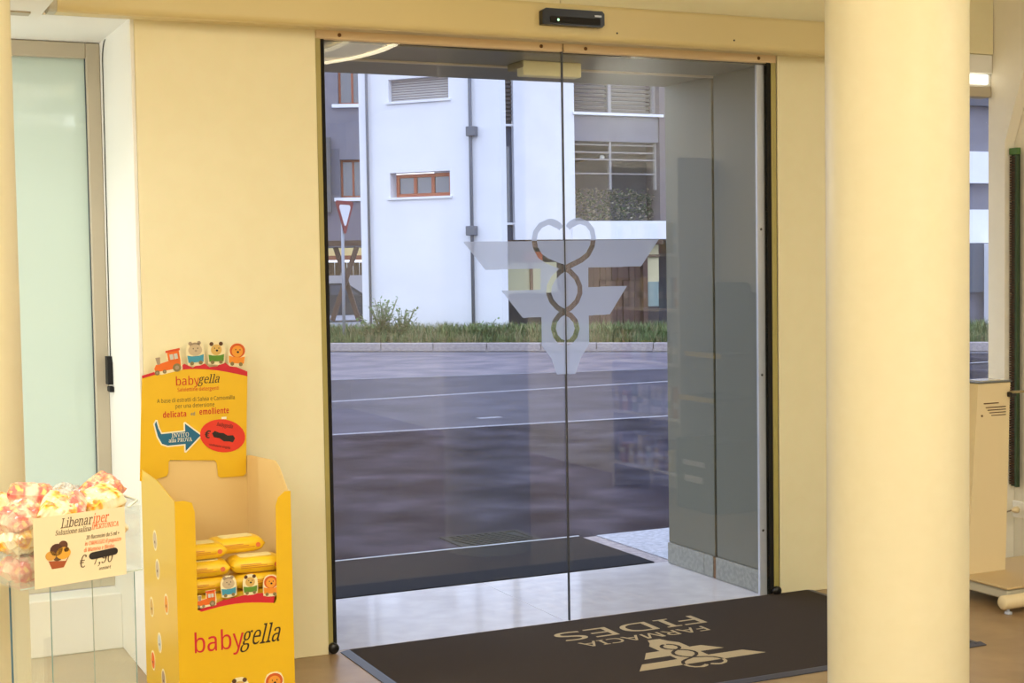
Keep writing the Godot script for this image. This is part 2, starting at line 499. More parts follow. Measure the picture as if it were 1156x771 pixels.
# ---------------------------------------------------------------- entrance
func entrance() -> void:
	# granite reveal on the right with a shutter groove, soffit slabs and threshold
	var rev := structure("wall_reveal", bx(Vector3(2.012, 0.0, -0.83), Vector3(2.058, 2.335, -0.02)), M.dull_black)
	part(rev, "granite_slab", bx(Vector3(2.0, 0.105, -0.40), Vector3(2.014, 2.334, -0.03), 0.0015), M.granite)
	part(rev, "granite_slab", bx(Vector3(2.0, 0.105, -0.83), Vector3(2.014, 2.334, -0.418), 0.0015), M.granite)
	part(rev, "plinth_stone", bx(Vector3(1.992, 0.002, -0.40), Vector3(2.014, 0.103, -0.03), 0.0015), M.plinth)
	part(rev, "plinth_stone", bx(Vector3(1.992, 0.002, -0.50), Vector3(2.014, 0.103, -0.424), 0.0015), M.plinth)
	part(rev, "plinth_stone", bx(Vector3(1.992, 0.002, -0.83), Vector3(2.014, 0.103, -0.502), 0.0015), M.plinth)
	part(rev, "brass_strip", bx(Vector3(1.994, 0.002, -0.421), Vector3(2.012, 0.10, -0.403)), M.screw)
	var jam := structure("trim_3", bx(Vector3(1.972, 0.0, -0.028), Vector3(2.01, 2.334, -0.012), 0.002), M.silver)
	for y in [0.29, 0.98, 1.62]:
		var s := round_()
		lathe(s, [Vector2(0.0, 0.0), Vector2(0.006, 0.0), Vector2(0.006, 0.002), Vector2(0.0, 0.003)], 10, Transform3D(Basis(Vector3.RIGHT, PI / 2), Vector3(1.99, y, -0.013)))
		part(jam, "screw", s, M.dark_screw)
	var revl := structure("wall_reveal_left", bx(Vector3(-0.058, 0.0, -0.83), Vector3(-0.012, 2.335, -0.02)), M.granite)
	revl.name = "wall_reveal_left"
	var sof := structure("ceiling_entrance", bx(Vector3(-0.058, 2.338, -0.83), Vector3(2.058, 2.3445, -0.02)), M.dull_black)
	part(sof, "soffit_slab", bx(Vector3(-0.03, 2.334, -0.395), Vector3(2.03, 2.338, -0.02), 0.001), M.granite)
	part(sof, "soffit_slab", bx(Vector3(-0.03, 2.334, -0.83), Vector3(2.03, 2.338, -0.423), 0.001), M.granite)
	part(sof, "shutter_end_bar", bx(Vector3(-0.03, 2.326, -0.42), Vector3(2.03, 2.338, -0.398), 0.004), M.frame)
	var thr := structure("floor_threshold", bx(Vector3(-0.06, -0.2, -0.87), Vector3(2.06, -0.004, -0.022)), M.plinth)
	for k in 2:
		part(thr, "stone_slab", bx(Vector3(-0.055 + k * 1.058, -0.004, -0.865), Vector3(1.0 + k * 1.055, 0.0, -0.0205), 0.001), M.threshold)
	# sliding doors with a frosted emblem across the joint
	var em := emblem_shapes(func(px, py): return door_point(px, py))
	for s in [0, 1]:
		var d := thing("sliding_glass_door", ["sliding glass door leaf beside the cardboard display, with half a frosted emblem", "sliding glass door leaf beside the granite reveal, with half a frosted emblem"][s], "door")
		d.set_meta("group", "sliding glass door leaves")
		var x0 := -0.02 if s == 0 else 1.0165
		var x1 := 1.0105 if s == 0 else 2.02
		part(d, "glass_pane", bx(Vector3(x0, 0.004, -0.005), Vector3(x1, 2.36, 0.005)), M.glass)
		var seal_x := x1 if s == 0 else x0 - 0.003
		part(d, "edge_seal", bx(Vector3(seal_x, 0.006, -0.005), Vector3(seal_x + 0.003, 2.36, 0.005)), M.seal)
		var r0 := -0.033 if s == 0 else 1.0165
		var r1 := 1.0105 if s == 0 else 2.056
		var rail := part(d, "clamp_rail", bx(Vector3(r0, 2.341, 0.006), Vector3(r1, 2.386, 0.016), 0.003), M.rail)
		part(d, "clamp_rail_cover", bx(Vector3(r0, 2.341, -0.014), Vector3(r1, 2.386, -0.006), 0.003), M.rail)
		for px in ([382, 609] if s == 0 else [659, 854]):
			var sc := round_()
			lathe(sc, [Vector2(0.0, 0.0), Vector2(0.008, 0.0), Vector2(0.007, 0.003), Vector2(0.0, 0.004)], 12, Transform3D(Basis(Vector3.RIGHT, PI / 2), Vector3(door_point(px, 55).x, 2.358, 0.0155)))
			part(rail, "screw", sc, M.screw)
		part(d, "frosted_emblem", emblem_mesh(em, x0, x1, 0.0055, s), M.film)
	# operator housing above the doors with its radar sensor
	var hd := thing("door_operator_housing", "long tan housing of the automatic door above the glass leaves", "housing", Vector3(0, 0, 0))
	var prof := PackedVector2Array([Vector2(0.022, 2.512), Vector2(0.022, 2.386), Vector2(0.06, 2.366), Vector2(0.128, 2.366)])
	for i in 7: prof.append(Vector2(0.128, 2.392) + Vector2(0, -0.024).rotated(PI / 2 * i / 6.0) * Vector2(0.8, 1.0))
	prof.append(Vector2(0.146, 2.498)); prof.append(Vector2(0.142, 2.508)); prof.append(Vector2(0.13, 2.512))
	part(hd, "cover", pr(prof, -3.0, 0.985, Transform3D(Basis(Vector3(0, 0, 1), Vector3.UP, Vector3(-1, 0, 0)), Vector3.ZERO)), M.header)
	part(hd, "end_cap", pr(prof, 0.986, 1.012, Transform3D(Basis(Vector3(0, 0, 1), Vector3.UP, Vector3(-1, 0, 0)), Vector3.ZERO)), M.header_cap)
	for x in [1.19, 1.75]:
		var sc := round_()
		lathe(sc, [Vector2(0.0, 0.0), Vector2(0.004, 0.0), Vector2(0.003, 0.003), Vector2(0.0, 0.003)], 8, Transform3D(Basis(Vector3.RIGHT, PI / 2), Vector3(x, 2.405, 0.1475)))
		part(hd, "screw", sc, M.dark_screw)
	var sn := thing("motion_sensor", "black door sensor bar with a tiny green light", "sensor", Vector3(0.979, 2.45, 0.1475))
	var sp := PackedVector2Array([Vector2(-0.138, -0.032), Vector2(0.128, -0.032), Vector2(0.138, -0.022), Vector2(0.138, 0.022), Vector2(0.128, 0.032), Vector2(-0.122, 0.032), Vector2(-0.138, 0.022)])
	part(sn, "body", pr(sp, 0.0, 0.03), M.black)
	part(sn, "lens_window", pr(rounded(-0.105, -0.024, 0.118, 0.002, 0.004), 0.03, 0.032), M.dull_black)
	part(sn, "indicator_light", pr(ellipse(Vector2(-0.07, -0.012), 0.004, 0.005, 10), 0.032, 0.0335), glow(Color(0.7, 1.0, 0.75), 2.0))
	part(sn, "name_plate", bx(Vector3(0.094, 0.008, 0.03), Vector3(0.124, 0.015, 0.0312)), M.silver)
	# emergency light under the soffit outside the doors
	var el := thing("emergency_light", "flat pale plastic light box under the entrance soffit", "light box", Vector3(1.075, 2.334, -0.26))
	part(el, "housing", bx(Vector3(-0.138, -0.03, -0.1), Vector3(0.138, 0.0, 0.05), 0.004), mat(c8(150, 140, 100), 0.6))
	part(el, "cover", bx(Vector3(-0.135, -0.062, -0.012), Vector3(0.14, -0.001, 0.052), 0.004), mat(c8(232, 226, 176), 0.5))

func door_point(px: float, py: float) -> Vector2:
	var r := ray(px, py)
	var p := EYE + r * (-EYE.z / r.z)
	return Vector2(p.x, p.y)

func emblem_shapes(to: Callable) -> Array:
	# outline of the winged staff and the two snakes, in photograph pixels of the glass emblem
	var body := [[522.3, 273.1], [743, 270.2], [722.9, 300.7], [663.5, 302], [663.5, 324], [707.1, 322.8], [687.7, 354.8], [664, 356.2], [664.5, 388], [655, 404], [649, 422], [628, 422.5], [622, 405], [611, 390], [610.5, 358], [589.6, 358.9], [565.4, 328.1], [609.5, 326.9], [609.5, 303.2], [547.2, 304.6]]
	var left := [[632.5, 257.5], [626, 252.5], [618, 250.6], [609.5, 254.5], [604, 262], [602.3, 271], [604, 280], [609, 289], [617, 294.5], [626, 298.3], [635, 301.5], [643, 306.5], [650, 314], [653.8, 323], [654, 331], [650.5, 340], [644, 347], [637, 351.5], [630.5, 356], [625.5, 363], [624, 371], [626.5, 379.5], [631.5, 385.5], [636, 387]]
	var right := [[640.5, 257], [647, 251.5], [654.5, 249.8], [662, 252.5], [667.5, 259.5], [669.3, 268.5], [668, 277.5], [663, 287.5], [655.5, 293.5], [647, 297.8], [638.5, 302], [631, 307], [624, 314], [619.5, 322.5], [618.7, 331], [622, 340], [628.5, 347], [637, 352.5], [643.5, 356], [649, 362.5], [651, 371], [648.5, 379.5], [643.5, 385.5], [639, 387]]
	var b := PackedVector2Array()
	for v in body: b.append(to.call(v[0], v[1]))
	var out := [b]
	for line in [left, right]:
		var l := PackedVector2Array()
		for v in line: l.append(to.call(v[0], v[1]))
		var w: float = absf((to.call(640, 300) - to.call(637.25, 300)).x)
		out.append(Geometry2D.offset_polyline(l, w, Geometry2D.JOIN_ROUND, Geometry2D.END_ROUND)[0])
		var head := PackedVector2Array()                              # the snake's head is a little broader than its neck
		for k in 14:
			var dir: Vector2 = (l[0] - l[2]).normalized()
			head.append(l[1] + dir * cos(TAU * k / 14.0) * w * 3.4 + dir.orthogonal() * sin(TAU * k / 14.0) * w * 1.35)
		out.append(head)
	return out

func emblem_mesh(em: Array, x0: float, x1: float, z: float, _side: int) -> SurfaceTool:
	var st := flat()
	var lo := INF
	var hi := -INF
	for p in em:
		for v in p:
			lo = minf(lo, v.y); hi = maxf(hi, v.y)
	var n := 420
	var dy := (hi - lo) / n
	for i in n:
		var y := lo + dy * (i + 0.5)
		for s in emblem_spans(em[0], em.slice(1), y):
			var a: float = clampf(s[0], x0, x1)
			var b: float = clampf(s[1], x0, x1)
			if b - a < 0.0001: continue
			quad(st, Vector3(a, y - dy / 2, z), Vector3(b, y - dy / 2, z), Vector3(b, y + dy / 2, z), Vector3(a, y + dy / 2, z))
	return st

func columns() -> void:
	for s in [[Vector3(1.376, 0, 1.623), "round cream column in front of the granite reveal"], [Vector3(-1.535, 0, 1.62), "round cream column behind the acrylic stand"]]:
		var st := round_()
		lathe(st, [Vector2(0.223, 0.0), Vector2(0.223, 1.0), Vector2(0.223, 2.0), Vector2(0.223, 3.0)], 96)
		var o := solo("column", st, M.column, s[1], "column", "round columns")
		o.position = s[0]
		o.set_meta("kind", "structure")

func niches() -> void:
	# left niche: white lining, frosted window, cable with a contact sensor
	var w := flat()
	box(w, Vector3(-0.7205, 0.0, -0.62), Vector3(-0.7065, 2.385, 0.02), 0.002)
	box(w, Vector3(-1.75, 2.378, -0.62), Vector3(-0.7205, 2.3915, -0.018))
	box(w, Vector3(-1.75, 0.0, -0.62), Vector3(-1.735, 2.378, 0.0))
	box(w, Vector3(-1.735, 0.0, -0.60), Vector3(-0.7205, 0.22, -0.46), 0.004)
	structure("trim_4", w, M.white)
	var duct := structure("trim_5", bx(Vector3(-1.72, 2.356, 0.03), Vector3(-1.03, 2.9, 0.4), 0.004), M.white)
	part(duct, "vent_slot", bx(Vector3(-1.16, 2.350, 0.10), Vector3(-1.075, 2.3555, 0.16)), M.frame)
	structure("floor_niche", bx(Vector3(-1.75, -0.2, -0.83), Vector3(-0.7, -0.001, -0.021)), M.floor)
	var fr := flat()
	box(fr, Vector3(-0.775, 0.22, -0.645), Vector3(-0.7205, 2.376, -0.60), 0.004)
	box(fr, Vector3(-1.735, 2.315, -0.645), Vector3(-0.775, 2.376, -0.60), 0.004)
	box(fr, Vector3(-1.735, 0.22, -0.645), Vector3(-0.775, 0.275, -0.60), 0.004)
	var win := structure("window_1", fr, M.frame)
	var frost := mat(c8(214, 230, 214), 0.06, 0.0, 0.5)
	frost.backlight_enabled = true
	frost.backlight = Color(1.0, 1.0, 0.94)
	part(win, "frosted_pane", bx(Vector3(-1.735, 0.275, -0.634), Vector3(-0.778, 2.315, -0.626)), frost)
	part(win, "gasket", bx(Vector3(-0.7785, 0.275, -0.626), Vector3(-0.775, 2.315, -0.618)), mat(c8(72, 84, 92), 0.5))
	var cab := round_()
	var pts := []
	for k in 7:
		var a := PI / 2 * k / 6.0
		pts.append(Vector3(-0.7235, 2.37 - 0.085 * (1 - cos(a)), -0.46 - 0.07 * sin(a)))
	for k in 6: pts.append(Vector3(-0.7235, 2.27 - 0.235 * k, -0.53 - 0.004 * k))
	tube(cab, pts, 0.0022, 6)
	var cs := thing("contact_sensor", "black contact sensor with thin cable on the white niche side", "sensor")
	part(cs, "cable", cab, mat(c8(60, 60, 56), 0.6))
	part(cs, "sensor_body", pr(PackedVector2Array([Vector2(-0.568, 1.035), Vector2(-0.512, 1.035), Vector2(-0.512, 1.12), Vector2(-0.528, 1.145), Vector2(-0.568, 1.145)]), 0.0, 0.02, Transform3D(Basis(Vector3(0, 0, 1), Vector3.UP, Vector3(-1, 0, 0)), Vector3(-0.7206, 0, 0))), M.dull_black)
	part(cs, "magnet", bx(Vector3(-0.738, 1.006, -0.556), Vector3(-0.7206, 1.028, -0.495), 0.003), M.dull_black)
	added_niche_lamp(Vector3(-1.735, 1.35, -0.3), 1.9, 0.06, "added upright strip lamp, out of view, that brightens the window niche", 0.55)  # added lamp, out of view, to whiten the niche lining
	# right of the entrance: white head panel with a strip lamp over a clear window to the street
	var w2 := flat()
	box(w2, Vector3(2.726, 2.345, -0.06), Vector3(3.285, 2.432, 0.015), 0.002)
	box(w2, Vector3(2.726, 2.289, -0.06), Vector3(3.285, 2.343, 0.005), 0.002)
	box(w2, Vector3(2.726, 0.0, -0.08), Vector3(3.285, 0.22, 0.015), 0.004)
	structure("trim_6", w2, M.white)
	structure("floor_niche_right", bx(Vector3(2.72, -0.2, -0.83), Vector3(3.287, -0.001, -0.021)), M.floor)
	var fr2 := flat()
	box(fr2, Vector3(2.726, 2.235, -0.06), Vector3(3.285, 2.288, 0.01), 0.004)
	box(fr2, Vector3(2.726, 0.221, -0.06), Vector3(3.285, 0.275, 0.01), 0.004)
	box(fr2, Vector3(2.726, 0.275, -0.06), Vector3(2.78, 2.235, 0.01), 0.004)
	var win2 := structure("window_2", fr2, M.frame)
	part(win2, "glass_pane", bx(Vector3(2.78, 0.275, -0.02), Vector3(3.285, 2.235, -0.012)), M.glass_thin)
	var hl := thing("window_strip_lamp", "white strip lamp above the narrow window by the scale", "strip lamp", Vector3(3.0, 2.318, 0.0055))
	part(hl, "diffuser", bx(Vector3(-0.26, -0.022, 0.0), Vector3(0.26, 0.022, 0.012), 0.003), glow(Color(1.0, 0.98, 0.93), 1.6))

func added_niche_lamp(at: Vector3, tall: float, deep: float, label: String, energy: float) -> void:
	var t := thing("added_strip_lamp", label, "strip lamp", at)
	part(t, "diffuser", bx(Vector3(0.0, -tall / 2, -deep / 2), Vector3(0.008, tall / 2, deep / 2)), glow(Color(1.0, 0.99, 0.95), 1.5))
	var l := AreaLight3D.new()
	l.name = "added_niche_light"
	l.area_size = Vector2(deep, tall)
	l.light_color = Color(0.98, 0.99, 1.0)
	l.light_energy = energy
	l.area_range = 20.0
	l.shadow_enabled = true
	l.transform = Transform3D(Basis(Vector3(0, 0, 1), Vector3.UP, Vector3(-1, 0, 0)), Vector3(0.012, 0, 0))
	t.add_child(l)

func mats_on_floor() -> void:
	var t := thing("entrance_mat", "dark brown entrance mat with beige lettering, inside the doors", "mat")
	var b := flat()
	var prof := PackedVector2Array([Vector2(0, 0.0), Vector2(0.0, 0.003), Vector2(0.028, 0.008), Vector2(0.036, 0.008), Vector2(0.036, 0.0)])
	var frames := [[Vector3(0.012, 0, 1.085), Vector3(1, 0, 0), 0.02, 1.085], [Vector3(2.235, 0, 1.085), Vector3(-1, 0, 0), 0.02, 1.085]]
	prism(b, prof, -1.085, -0.022, Transform3D(Basis(Vector3(1, 0, 0), Vector3.UP, Vector3(0, 0, 1)), Vector3(0.012, 0.0005, 1.107)))
	prism(b, prof, -1.085, -0.022, Transform3D(Basis(Vector3(-1, 0, 0), Vector3.UP, Vector3(0, 0, -1)), Vector3(2.235, 0.0005, 0.0)))
	prism(b, prof, 0.012, 2.235, Transform3D(Basis(Vector3(0, 0, -1), Vector3.UP, Vector3(1, 0, 0)), Vector3(0, 0.0005, 1.105)))
	part(t, "rubber_border", b, M.rubber)
	part(t, "pile_surface", bx(Vector3(0.047, 0.0005, 0.02), Vector3(2.2, 0.009, 1.07), 0.002), M.carpet)
	var y := 0.0092
	text_part(t, "FIDES", sans, 0.182, Vector3(1.168, y, 0.25), Vector3(-1, 0, 0), Vector3(0, 0, 1), M.mat_print, 1, 0.0, 1.48)
	text_part(t, "FARMACIA", sans, 0.098, Vector3(1.152, y, 0.394), Vector3(-1, 0, 0), Vector3(0, 0, 1), M.mat_print, 1, 0.0, 1.25)
	# the same emblem, lying on the mat and turned towards the street
	var mid := door_point(637, 330)
	var top := door_point(637, 245).y
	var bot := door_point(637, 420).y
	var sx := 0.55 / (door_point(743, 270).x - door_point(522, 273).x)
	var sz := 0.42 / (top - bot)
	var em := emblem_shapes(func(px, py):
		var d := door_point(px, py)
		return Vector2((d.x - mid.x) * sx, (d.y - bot) * sz))
	part(t, "woven_emblem", mat_emblem(em, Vector3(1.148, y + 0.0006, 0.462)), M.mat_print)
	var o := thing("street_mat", "charcoal ribbed mat outside the glass doors", "mat")
	part(o, "pile_surface", bx(Vector3(0.06, -0.003, -1.665), Vector3(1.94, 0.004, -0.872), 0.002), M.street_mat)
	part(o, "edge_strip", bx(Vector3(0.06, -0.003, -1.682), Vector3(1.94, 0.006, -1.667), 0.001), M.silver)

func mat_emblem(em: Array, at: Vector3) -> SurfaceTool:
	var st := flat()
	var lo := INF
	var hi := -INF
	for p in em:
		for v in p:
			lo = minf(lo, v.y); hi = maxf(hi, v.y)
	var n := 200
	var dy := (hi - lo) / n
	for i in n:
		var y := lo + dy * (i + 0.5)
		for s in emblem_spans(em[0], em.slice(1), y):
			var a := at + Vector3(-s[0], 0, y - dy / 2)
			var b := at + Vector3(-s[1], 0, y - dy / 2)
			quad(st, a, a + Vector3(0, 0, dy), b + Vector3(0, 0, dy), b)
	return st

# ---------------------------------------------------------------- cardboard display
func pin(parent: Node, called: String, poly: PackedVector2Array, xf: Transform3D, layer: int, m: Material) -> MeshInstance3D:
	# a printed cut-out lying on a card: each layer 0.5 mm above the last
	return part(parent, called, pr(poly, 0.0005 * layer, 0.0005 * (layer + 1), xf), m)

func shifted(pts: Array, o: Vector2, s: float) -> PackedVector2Array:
	var p := PackedVector2Array()
	for v in pts: p.append(o + Vector2(v[0], v[1]) * s)
	return p

func engine(card: Node, xf: Transform3D, o: Vector2, s: float, turn := 0.0) -> void:
	xf = xf * Transform3D(Basis(Vector3(0, 0, 1), turn), Vector3(o.x, o.y, 0))
	var z := Vector2.ZERO
	var e := part(card, "train_engine", pr(shifted([[-1.6, -0.25], [-0.85, -0.45], [1.55, -0.3], [1.65, 0.5], [1.6, 2.25], [0.0, 2.2], [0.0, 0.95], [-0.75, 0.95], [-0.7, 1.65], [-1.35, 1.65], [-1.25, 0.85], [-1.7, 0.5]], z, s), 0.0005, 0.001, xf), M.p_cream)
	pin(e, "boiler", shifted([[-1.5, -0.05], [1.4, -0.05], [1.5, 0.95], [0.1, 0.95], [-1.35, 0.75], [-1.6, 0.35]], z, s), xf, 2, M.p_orange)
	pin(e, "cab", shifted([[0.12, 0.9], [1.48, 0.9], [1.48, 2.0], [0.12, 2.0]], z, s), xf, 2, M.p_orange)
	pin(e, "cab_roof", shifted([[-0.05, 1.9], [1.6, 1.95], [1.62, 2.2], [-0.02, 2.15]], z, s), xf, 3, M.p_red_orange)
	pin(e, "cab_window", shifted([[0.35, 1.05], [0.75, 1.05], [0.75, 1.65], [0.35, 1.65]], z, s), xf, 3, M.p_pale_blue)
	pin(e, "cab_window", shifted([[0.85, 1.05], [1.25, 1.05], [1.25, 1.65], [0.85, 1.65]], z, s), xf, 3, M.p_pale_blue)
	pin(e, "chimney", shifted([[-1.18, 0.75], [-0.85, 0.75], [-0.75, 1.55], [-1.28, 1.55]], z, s), xf, 3, M.p_grey)
	for w in [[-1.35, -0.15, 0.28], [-0.5, -0.15, 0.22], [0.95, 0.05, 0.48]]:
		pin(e, "wheel", ellipse(Vector2(w[0], w[1]) * s, w[2] * s, w[2] * s, 14), xf, 4, M.p_olive)
		pin(e, "hub", ellipse(Vector2(w[0], w[1]) * s, w[2] * s * 0.5, w[2] * s * 0.5, 10), xf, 5, M.p_grey)

func wagon(card: Node, xf: Transform3D, o: Vector2, s: float, kind: int, turn := 0.0, whole := true) -> void:
	# kind 0 grey hippo in blue, 1 brown bear in green, 2 orange lion
	xf = xf * Transform3D(Basis(Vector3(0, 0, 1), turn), Vector3(o.x, o.y, 0))
	var z := Vector2.ZERO
	var called: String = ["hippo_wagon", "bear_wagon", "lion_wagon"][kind]
	var back := shifted([[-1.15, -0.3], [-0.5, -0.5], [0.5, -0.5], [1.15, -0.3], [1.25, 1.0], [1.2, 2.0], [0.9, 2.65], [0.4, 2.9], [-0.4, 2.9], [-0.9, 2.65], [-1.2, 2.0], [-1.25, 1.0]], z, s)
	var e := part(card, called, pr(back, 0.0005, 0.001, xf), M.p_cream)
	var head: Material = [M.p_hippo, M.p_bear, M.p_lion][kind]
	if kind == 2:
		pin(e, "mane", ellipse(Vector2(0, 1.75) * s, 1.08 * s, 1.0 * s, 22), xf, 2, M.p_mane)
	elif kind == 1:
		for k in [-1, 1]: pin(e, "ear", ellipse(Vector2(0.68 * k, 2.5) * s, 0.3 * s, 0.3 * s, 12), xf, 2, M.p_brown)
	else:
		for k in [-1, 1]: pin(e, "ear", ellipse(Vector2(0.6 * k, 2.6) * s, 0.26 * s, 0.26 * s, 12), xf, 2, M.p_grey)
		pin(e, "brow", ellipse(Vector2(0, 2.15) * s, 0.72 * s, 0.55 * s, 18), xf, 2, M.p_grey)
	pin(e, "head", ellipse(Vector2(0, 1.65) * s, (0.95 if kind == 0 else 0.78) * s, 0.78 * s, 20), xf, 3, head)
	pin(e, "nose", ellipse(Vector2(0.08, 1.55) * s, 0.17 * s, 0.15 * s, 10), xf, 4, M.p_black if kind else M.p_grey)
	for k in [-1, 1]: pin(e, "eye", ellipse(Vector2(0.05 + 0.3 * k, 1.88) * s, 0.07 * s, 0.1 * s, 8), xf, 4, M.p_black)
	if whole:
		pin(e, "wagon_body", shifted([[-1.05, 0.0], [1.0, 0.0], [1.1, 1.0], [0.5, 0.85], [-0.5, 0.85], [-1.15, 1.0]], z, s), xf, 5, [M.p_blue, M.p_green, M.p_orange2][kind])
		for k in [-1, 1]: pin(e, "wheel", ellipse(Vector2(0.6 * k, -0.1) * s, 0.27 * s, 0.27 * s, 12), xf, 6, M.p_olive)

func cardboard_display() -> void:
	M.card = mat(c8(236, 188, 14), 0.5)
	M.card_plain = mat(c8(238, 206, 138), 0.75)
	M.card_side = mat(c8(234, 190, 26), 0.34)
	M.p_cream = mat(c8(246, 232, 186), 0.6); M.p_orange = mat(c8(236, 112, 26), 0.6); M.p_red_orange = mat(c8(222, 78, 30), 0.6)
	M.p_pale_blue = mat(c8(206, 208, 196), 0.6); M.p_grey = mat(c8(172, 150, 124), 0.6); M.p_olive = mat(c8(138, 120, 72), 0.6)
	M.p_hippo = mat(c8(206, 184, 148), 0.6); M.p_bear = mat(c8(222, 180, 96), 0.6); M.p_lion = mat(c8(240, 160, 50), 0.6)
	M.p_mane = mat(c8(216, 92, 24), 0.6); M.p_brown = mat(c8(92, 56, 24), 0.6); M.p_black = mat(c8(30, 22, 18), 0.6)
	M.p_blue = mat(c8(64, 152, 178), 0.6); M.p_green = mat(c8(92, 142, 40), 0.6); M.p_orange2 = mat(c8(240, 146, 40), 0.6)
	M.p_red = mat(c8(206, 30, 44), 0.55); M.p_sticker = mat(c8(226, 50, 26), 0.4); M.p_teal = mat(c8(22, 104, 138), 0.55); M.p_white = mat(c8(246, 240, 214), 0.6)
	M.p_text = mat(c8(120, 96, 30), 0.6); M.p_redtext = mat(c8(206, 58, 24), 0.6); M.p_darktext = mat(c8(52, 34, 12), 0.6)
	var ox := -0.5415
	var t := thing("cardboard_display", "yellow cardboard floor display with a printed back card", "display stand", Vector3(ox, 0, 0.62))
	# local axes: x to the right, y up, z to the front; the front face lies at z = 0
	var hw := 0.194
	var front := PackedVector2Array([Vector2(-hw, 0.001), Vector2(hw, 0.001), Vector2(hw, 0.735), Vector2(hw - 0.02, 0.735), Vector2(hw - 0.044, 0.715), Vector2(hw - 0.052, 0.69), Vector2(hw - 0.056, 0.375), Vector2(hw - 0.063, 0.362)])
	for k in 9:
		var u := k / 8.0
		front.append(Vector2(lerpf(0.115, -0.115, u), 0.362 - 0.002 + 0.012 * sin(PI * u) * 1.0 + 0.004 * (1 - u)))
	front.append_array(PackedVector2Array([Vector2(-hw + 0.066, 0.368), Vector2(-hw + 0.065, 0.69), Vector2(-hw + 0.056, 0.722), Vector2(-hw + 0.03, 0.73), Vector2(-hw, 0.73)]))
	part(t, "front_panel", pr(front, -0.003, 0.0), M.card)
	var side := PackedVector2Array([Vector2(-0.545, 0.001), Vector2(-0.0035, 0.001), Vector2(-0.0035, 0.73), Vector2(-0.03, 0.735), Vector2(-0.12, 0.80), Vector2(-0.17, 0.818), Vector2(-0.5, 0.80), Vector2(-0.545, 0.795)])
	var sxf := Basis(Vector3(0, 0, 1), Vector3.UP, Vector3(-1, 0, 0))
	part(t, "side_panel", pr(PackedVector2Array([Vector2(-0.545, 0.001), Vector2(-0.0035, 0.001), Vector2(-0.0035, 0.73), Vector2(-0.06, 0.735), Vector2(-0.28, 0.765), Vector2(-0.545, 0.772)]), 0.0, 0.003, Transform3D(sxf, Vector3(-hw + 0.003, 0, 0))), M.card_side)
	part(t, "side_panel_lining", pr(PackedVector2Array([Vector2(-0.545, 0.3), Vector2(-0.004, 0.3), Vector2(-0.004, 0.728), Vector2(-0.06, 0.733), Vector2(-0.28, 0.763), Vector2(-0.545, 0.77)]), 0.0, 0.001, Transform3D(sxf, Vector3(-hw + 0.0045, 0, 0))), M.card_plain)
	part(t, "side_panel", pr(side, 0.0, 0.003, Transform3D(sxf, Vector3(hw, 0, 0))), M.card_plain)
	part(t, "back_panel", bx(Vector3(-hw, 0.001, -0.549), Vector3(hw, 0.792, -0.546)), M.card_plain)
	part(t, "inner_shelf", bx(Vector3(-hw + 0.005, 0.295, -0.544), Vector3(hw - 0.004, 0.3, -0.004)), M.card_plain)
	# printed stickers on the left side
	var lx := Transform3D(sxf, Vector3(-hw, 0, 0))
	for s in [[-0.33, 0.55, M.p_hippo], [-0.30, 0.455, M.p_hippo], [-0.17, 0.36, M.p_lion], [-0.42, 0.30, M.p_bear], [-0.30, 0.20, M.p_pale_blue], [-0.42, 0.11, M.p_orange], [-0.25, 0.085, M.p_grey]]:
		var dot := part(t, "printed_animal", pr(ellipse(Vector2(s[0], s[1]), 0.034, 0.036, 16), 0.0, 0.0005, lx), M.p_cream)
		pin(dot, "face", ellipse(Vector2(s[0], s[1]), 0.026, 0.029, 16), lx, 1, s[2])
		pin(dot, "nose", ellipse(Vector2(s[0], s[1] - 0.006), 0.006, 0.005, 8), lx, 2, M.p_brown)
	# name on the front
	var f0 := Transform3D(Basis(), Vector3(0, 0, 0.0))
	var tilt := Vector3(1, 0.0, 0).normalized()
	text_part(t, "baby", sans, 0.092, Vector3(-0.063, 0.258, 0.0002), tilt, Vector3.UP, M.p_red, 1, 0.0, 0.84)
	text_part(t, "gella", serif, 0.088, Vector3(0.086, 0.262, 0.0002), Vector3(1, 0.02, 0).normalized(), Vector3.UP, M.p_darktext, 1, 0.26, 0.68)
	# train on the front edge, standing up behind the cut-out
	var tx := Transform3D(Basis(), Vector3(0, 0, 0.0))
	part(t, "train_card", pr(PackedVector2Array([Vector2(-0.126, 0.352), Vector2(0.128, 0.36), Vector2(0.132, 0.388), Vector2(0.09, 0.40), Vector2(0.05, 0.402), Vector2(0.0, 0.395), Vector2(-0.05, 0.388), Vector2(-0.09, 0.375), Vector2(-0.126, 0.366)]), -0.0045, -0.0035), M.p_red)
	var rx := Transform3D(Basis(), Vector3(0, 0, -0.0034))
	engine(t, rx, Vector2(-0.098, 0.382), 0.0205, 0.05)
	wagon(t, rx, Vector2(-0.022, 0.408), 0.0215, 0, 0.05)
	wagon(t, rx, Vector2(0.05, 0.408), 0.0205, 1, 0.02)
	wagon(t, rx, Vector2(0.118, 0.396), 0.0215, 2, -0.04)
	# three animal heads printed low on the front
	wagon(t, f0, Vector2(-0.10, 0.052), 0.024, 0, 0.0, false)
	wagon(t, f0, Vector2(0.004, 0.052), 0.026, 1, 0.0, false)
	wagon(t, f0, Vector2(0.122, 0.052), 0.027, 2, 0.0, false)
	# back card with the printed message; local frame of the card
	var card := PackedVector2Array([Vector2(-0.176, 0.725), Vector2(-0.105, 0.74), Vector2(-0.098, 0.752), Vector2(-0.096, 0.79), Vector2(-0.09, 0.797), Vector2(0.07, 0.785), Vector2(0.078, 0.775), Vector2(0.082, 0.727), Vector2(0.09, 0.72), Vector2(0.176, 0.72), Vector2(0.186, 0.73)])
	var arc := []
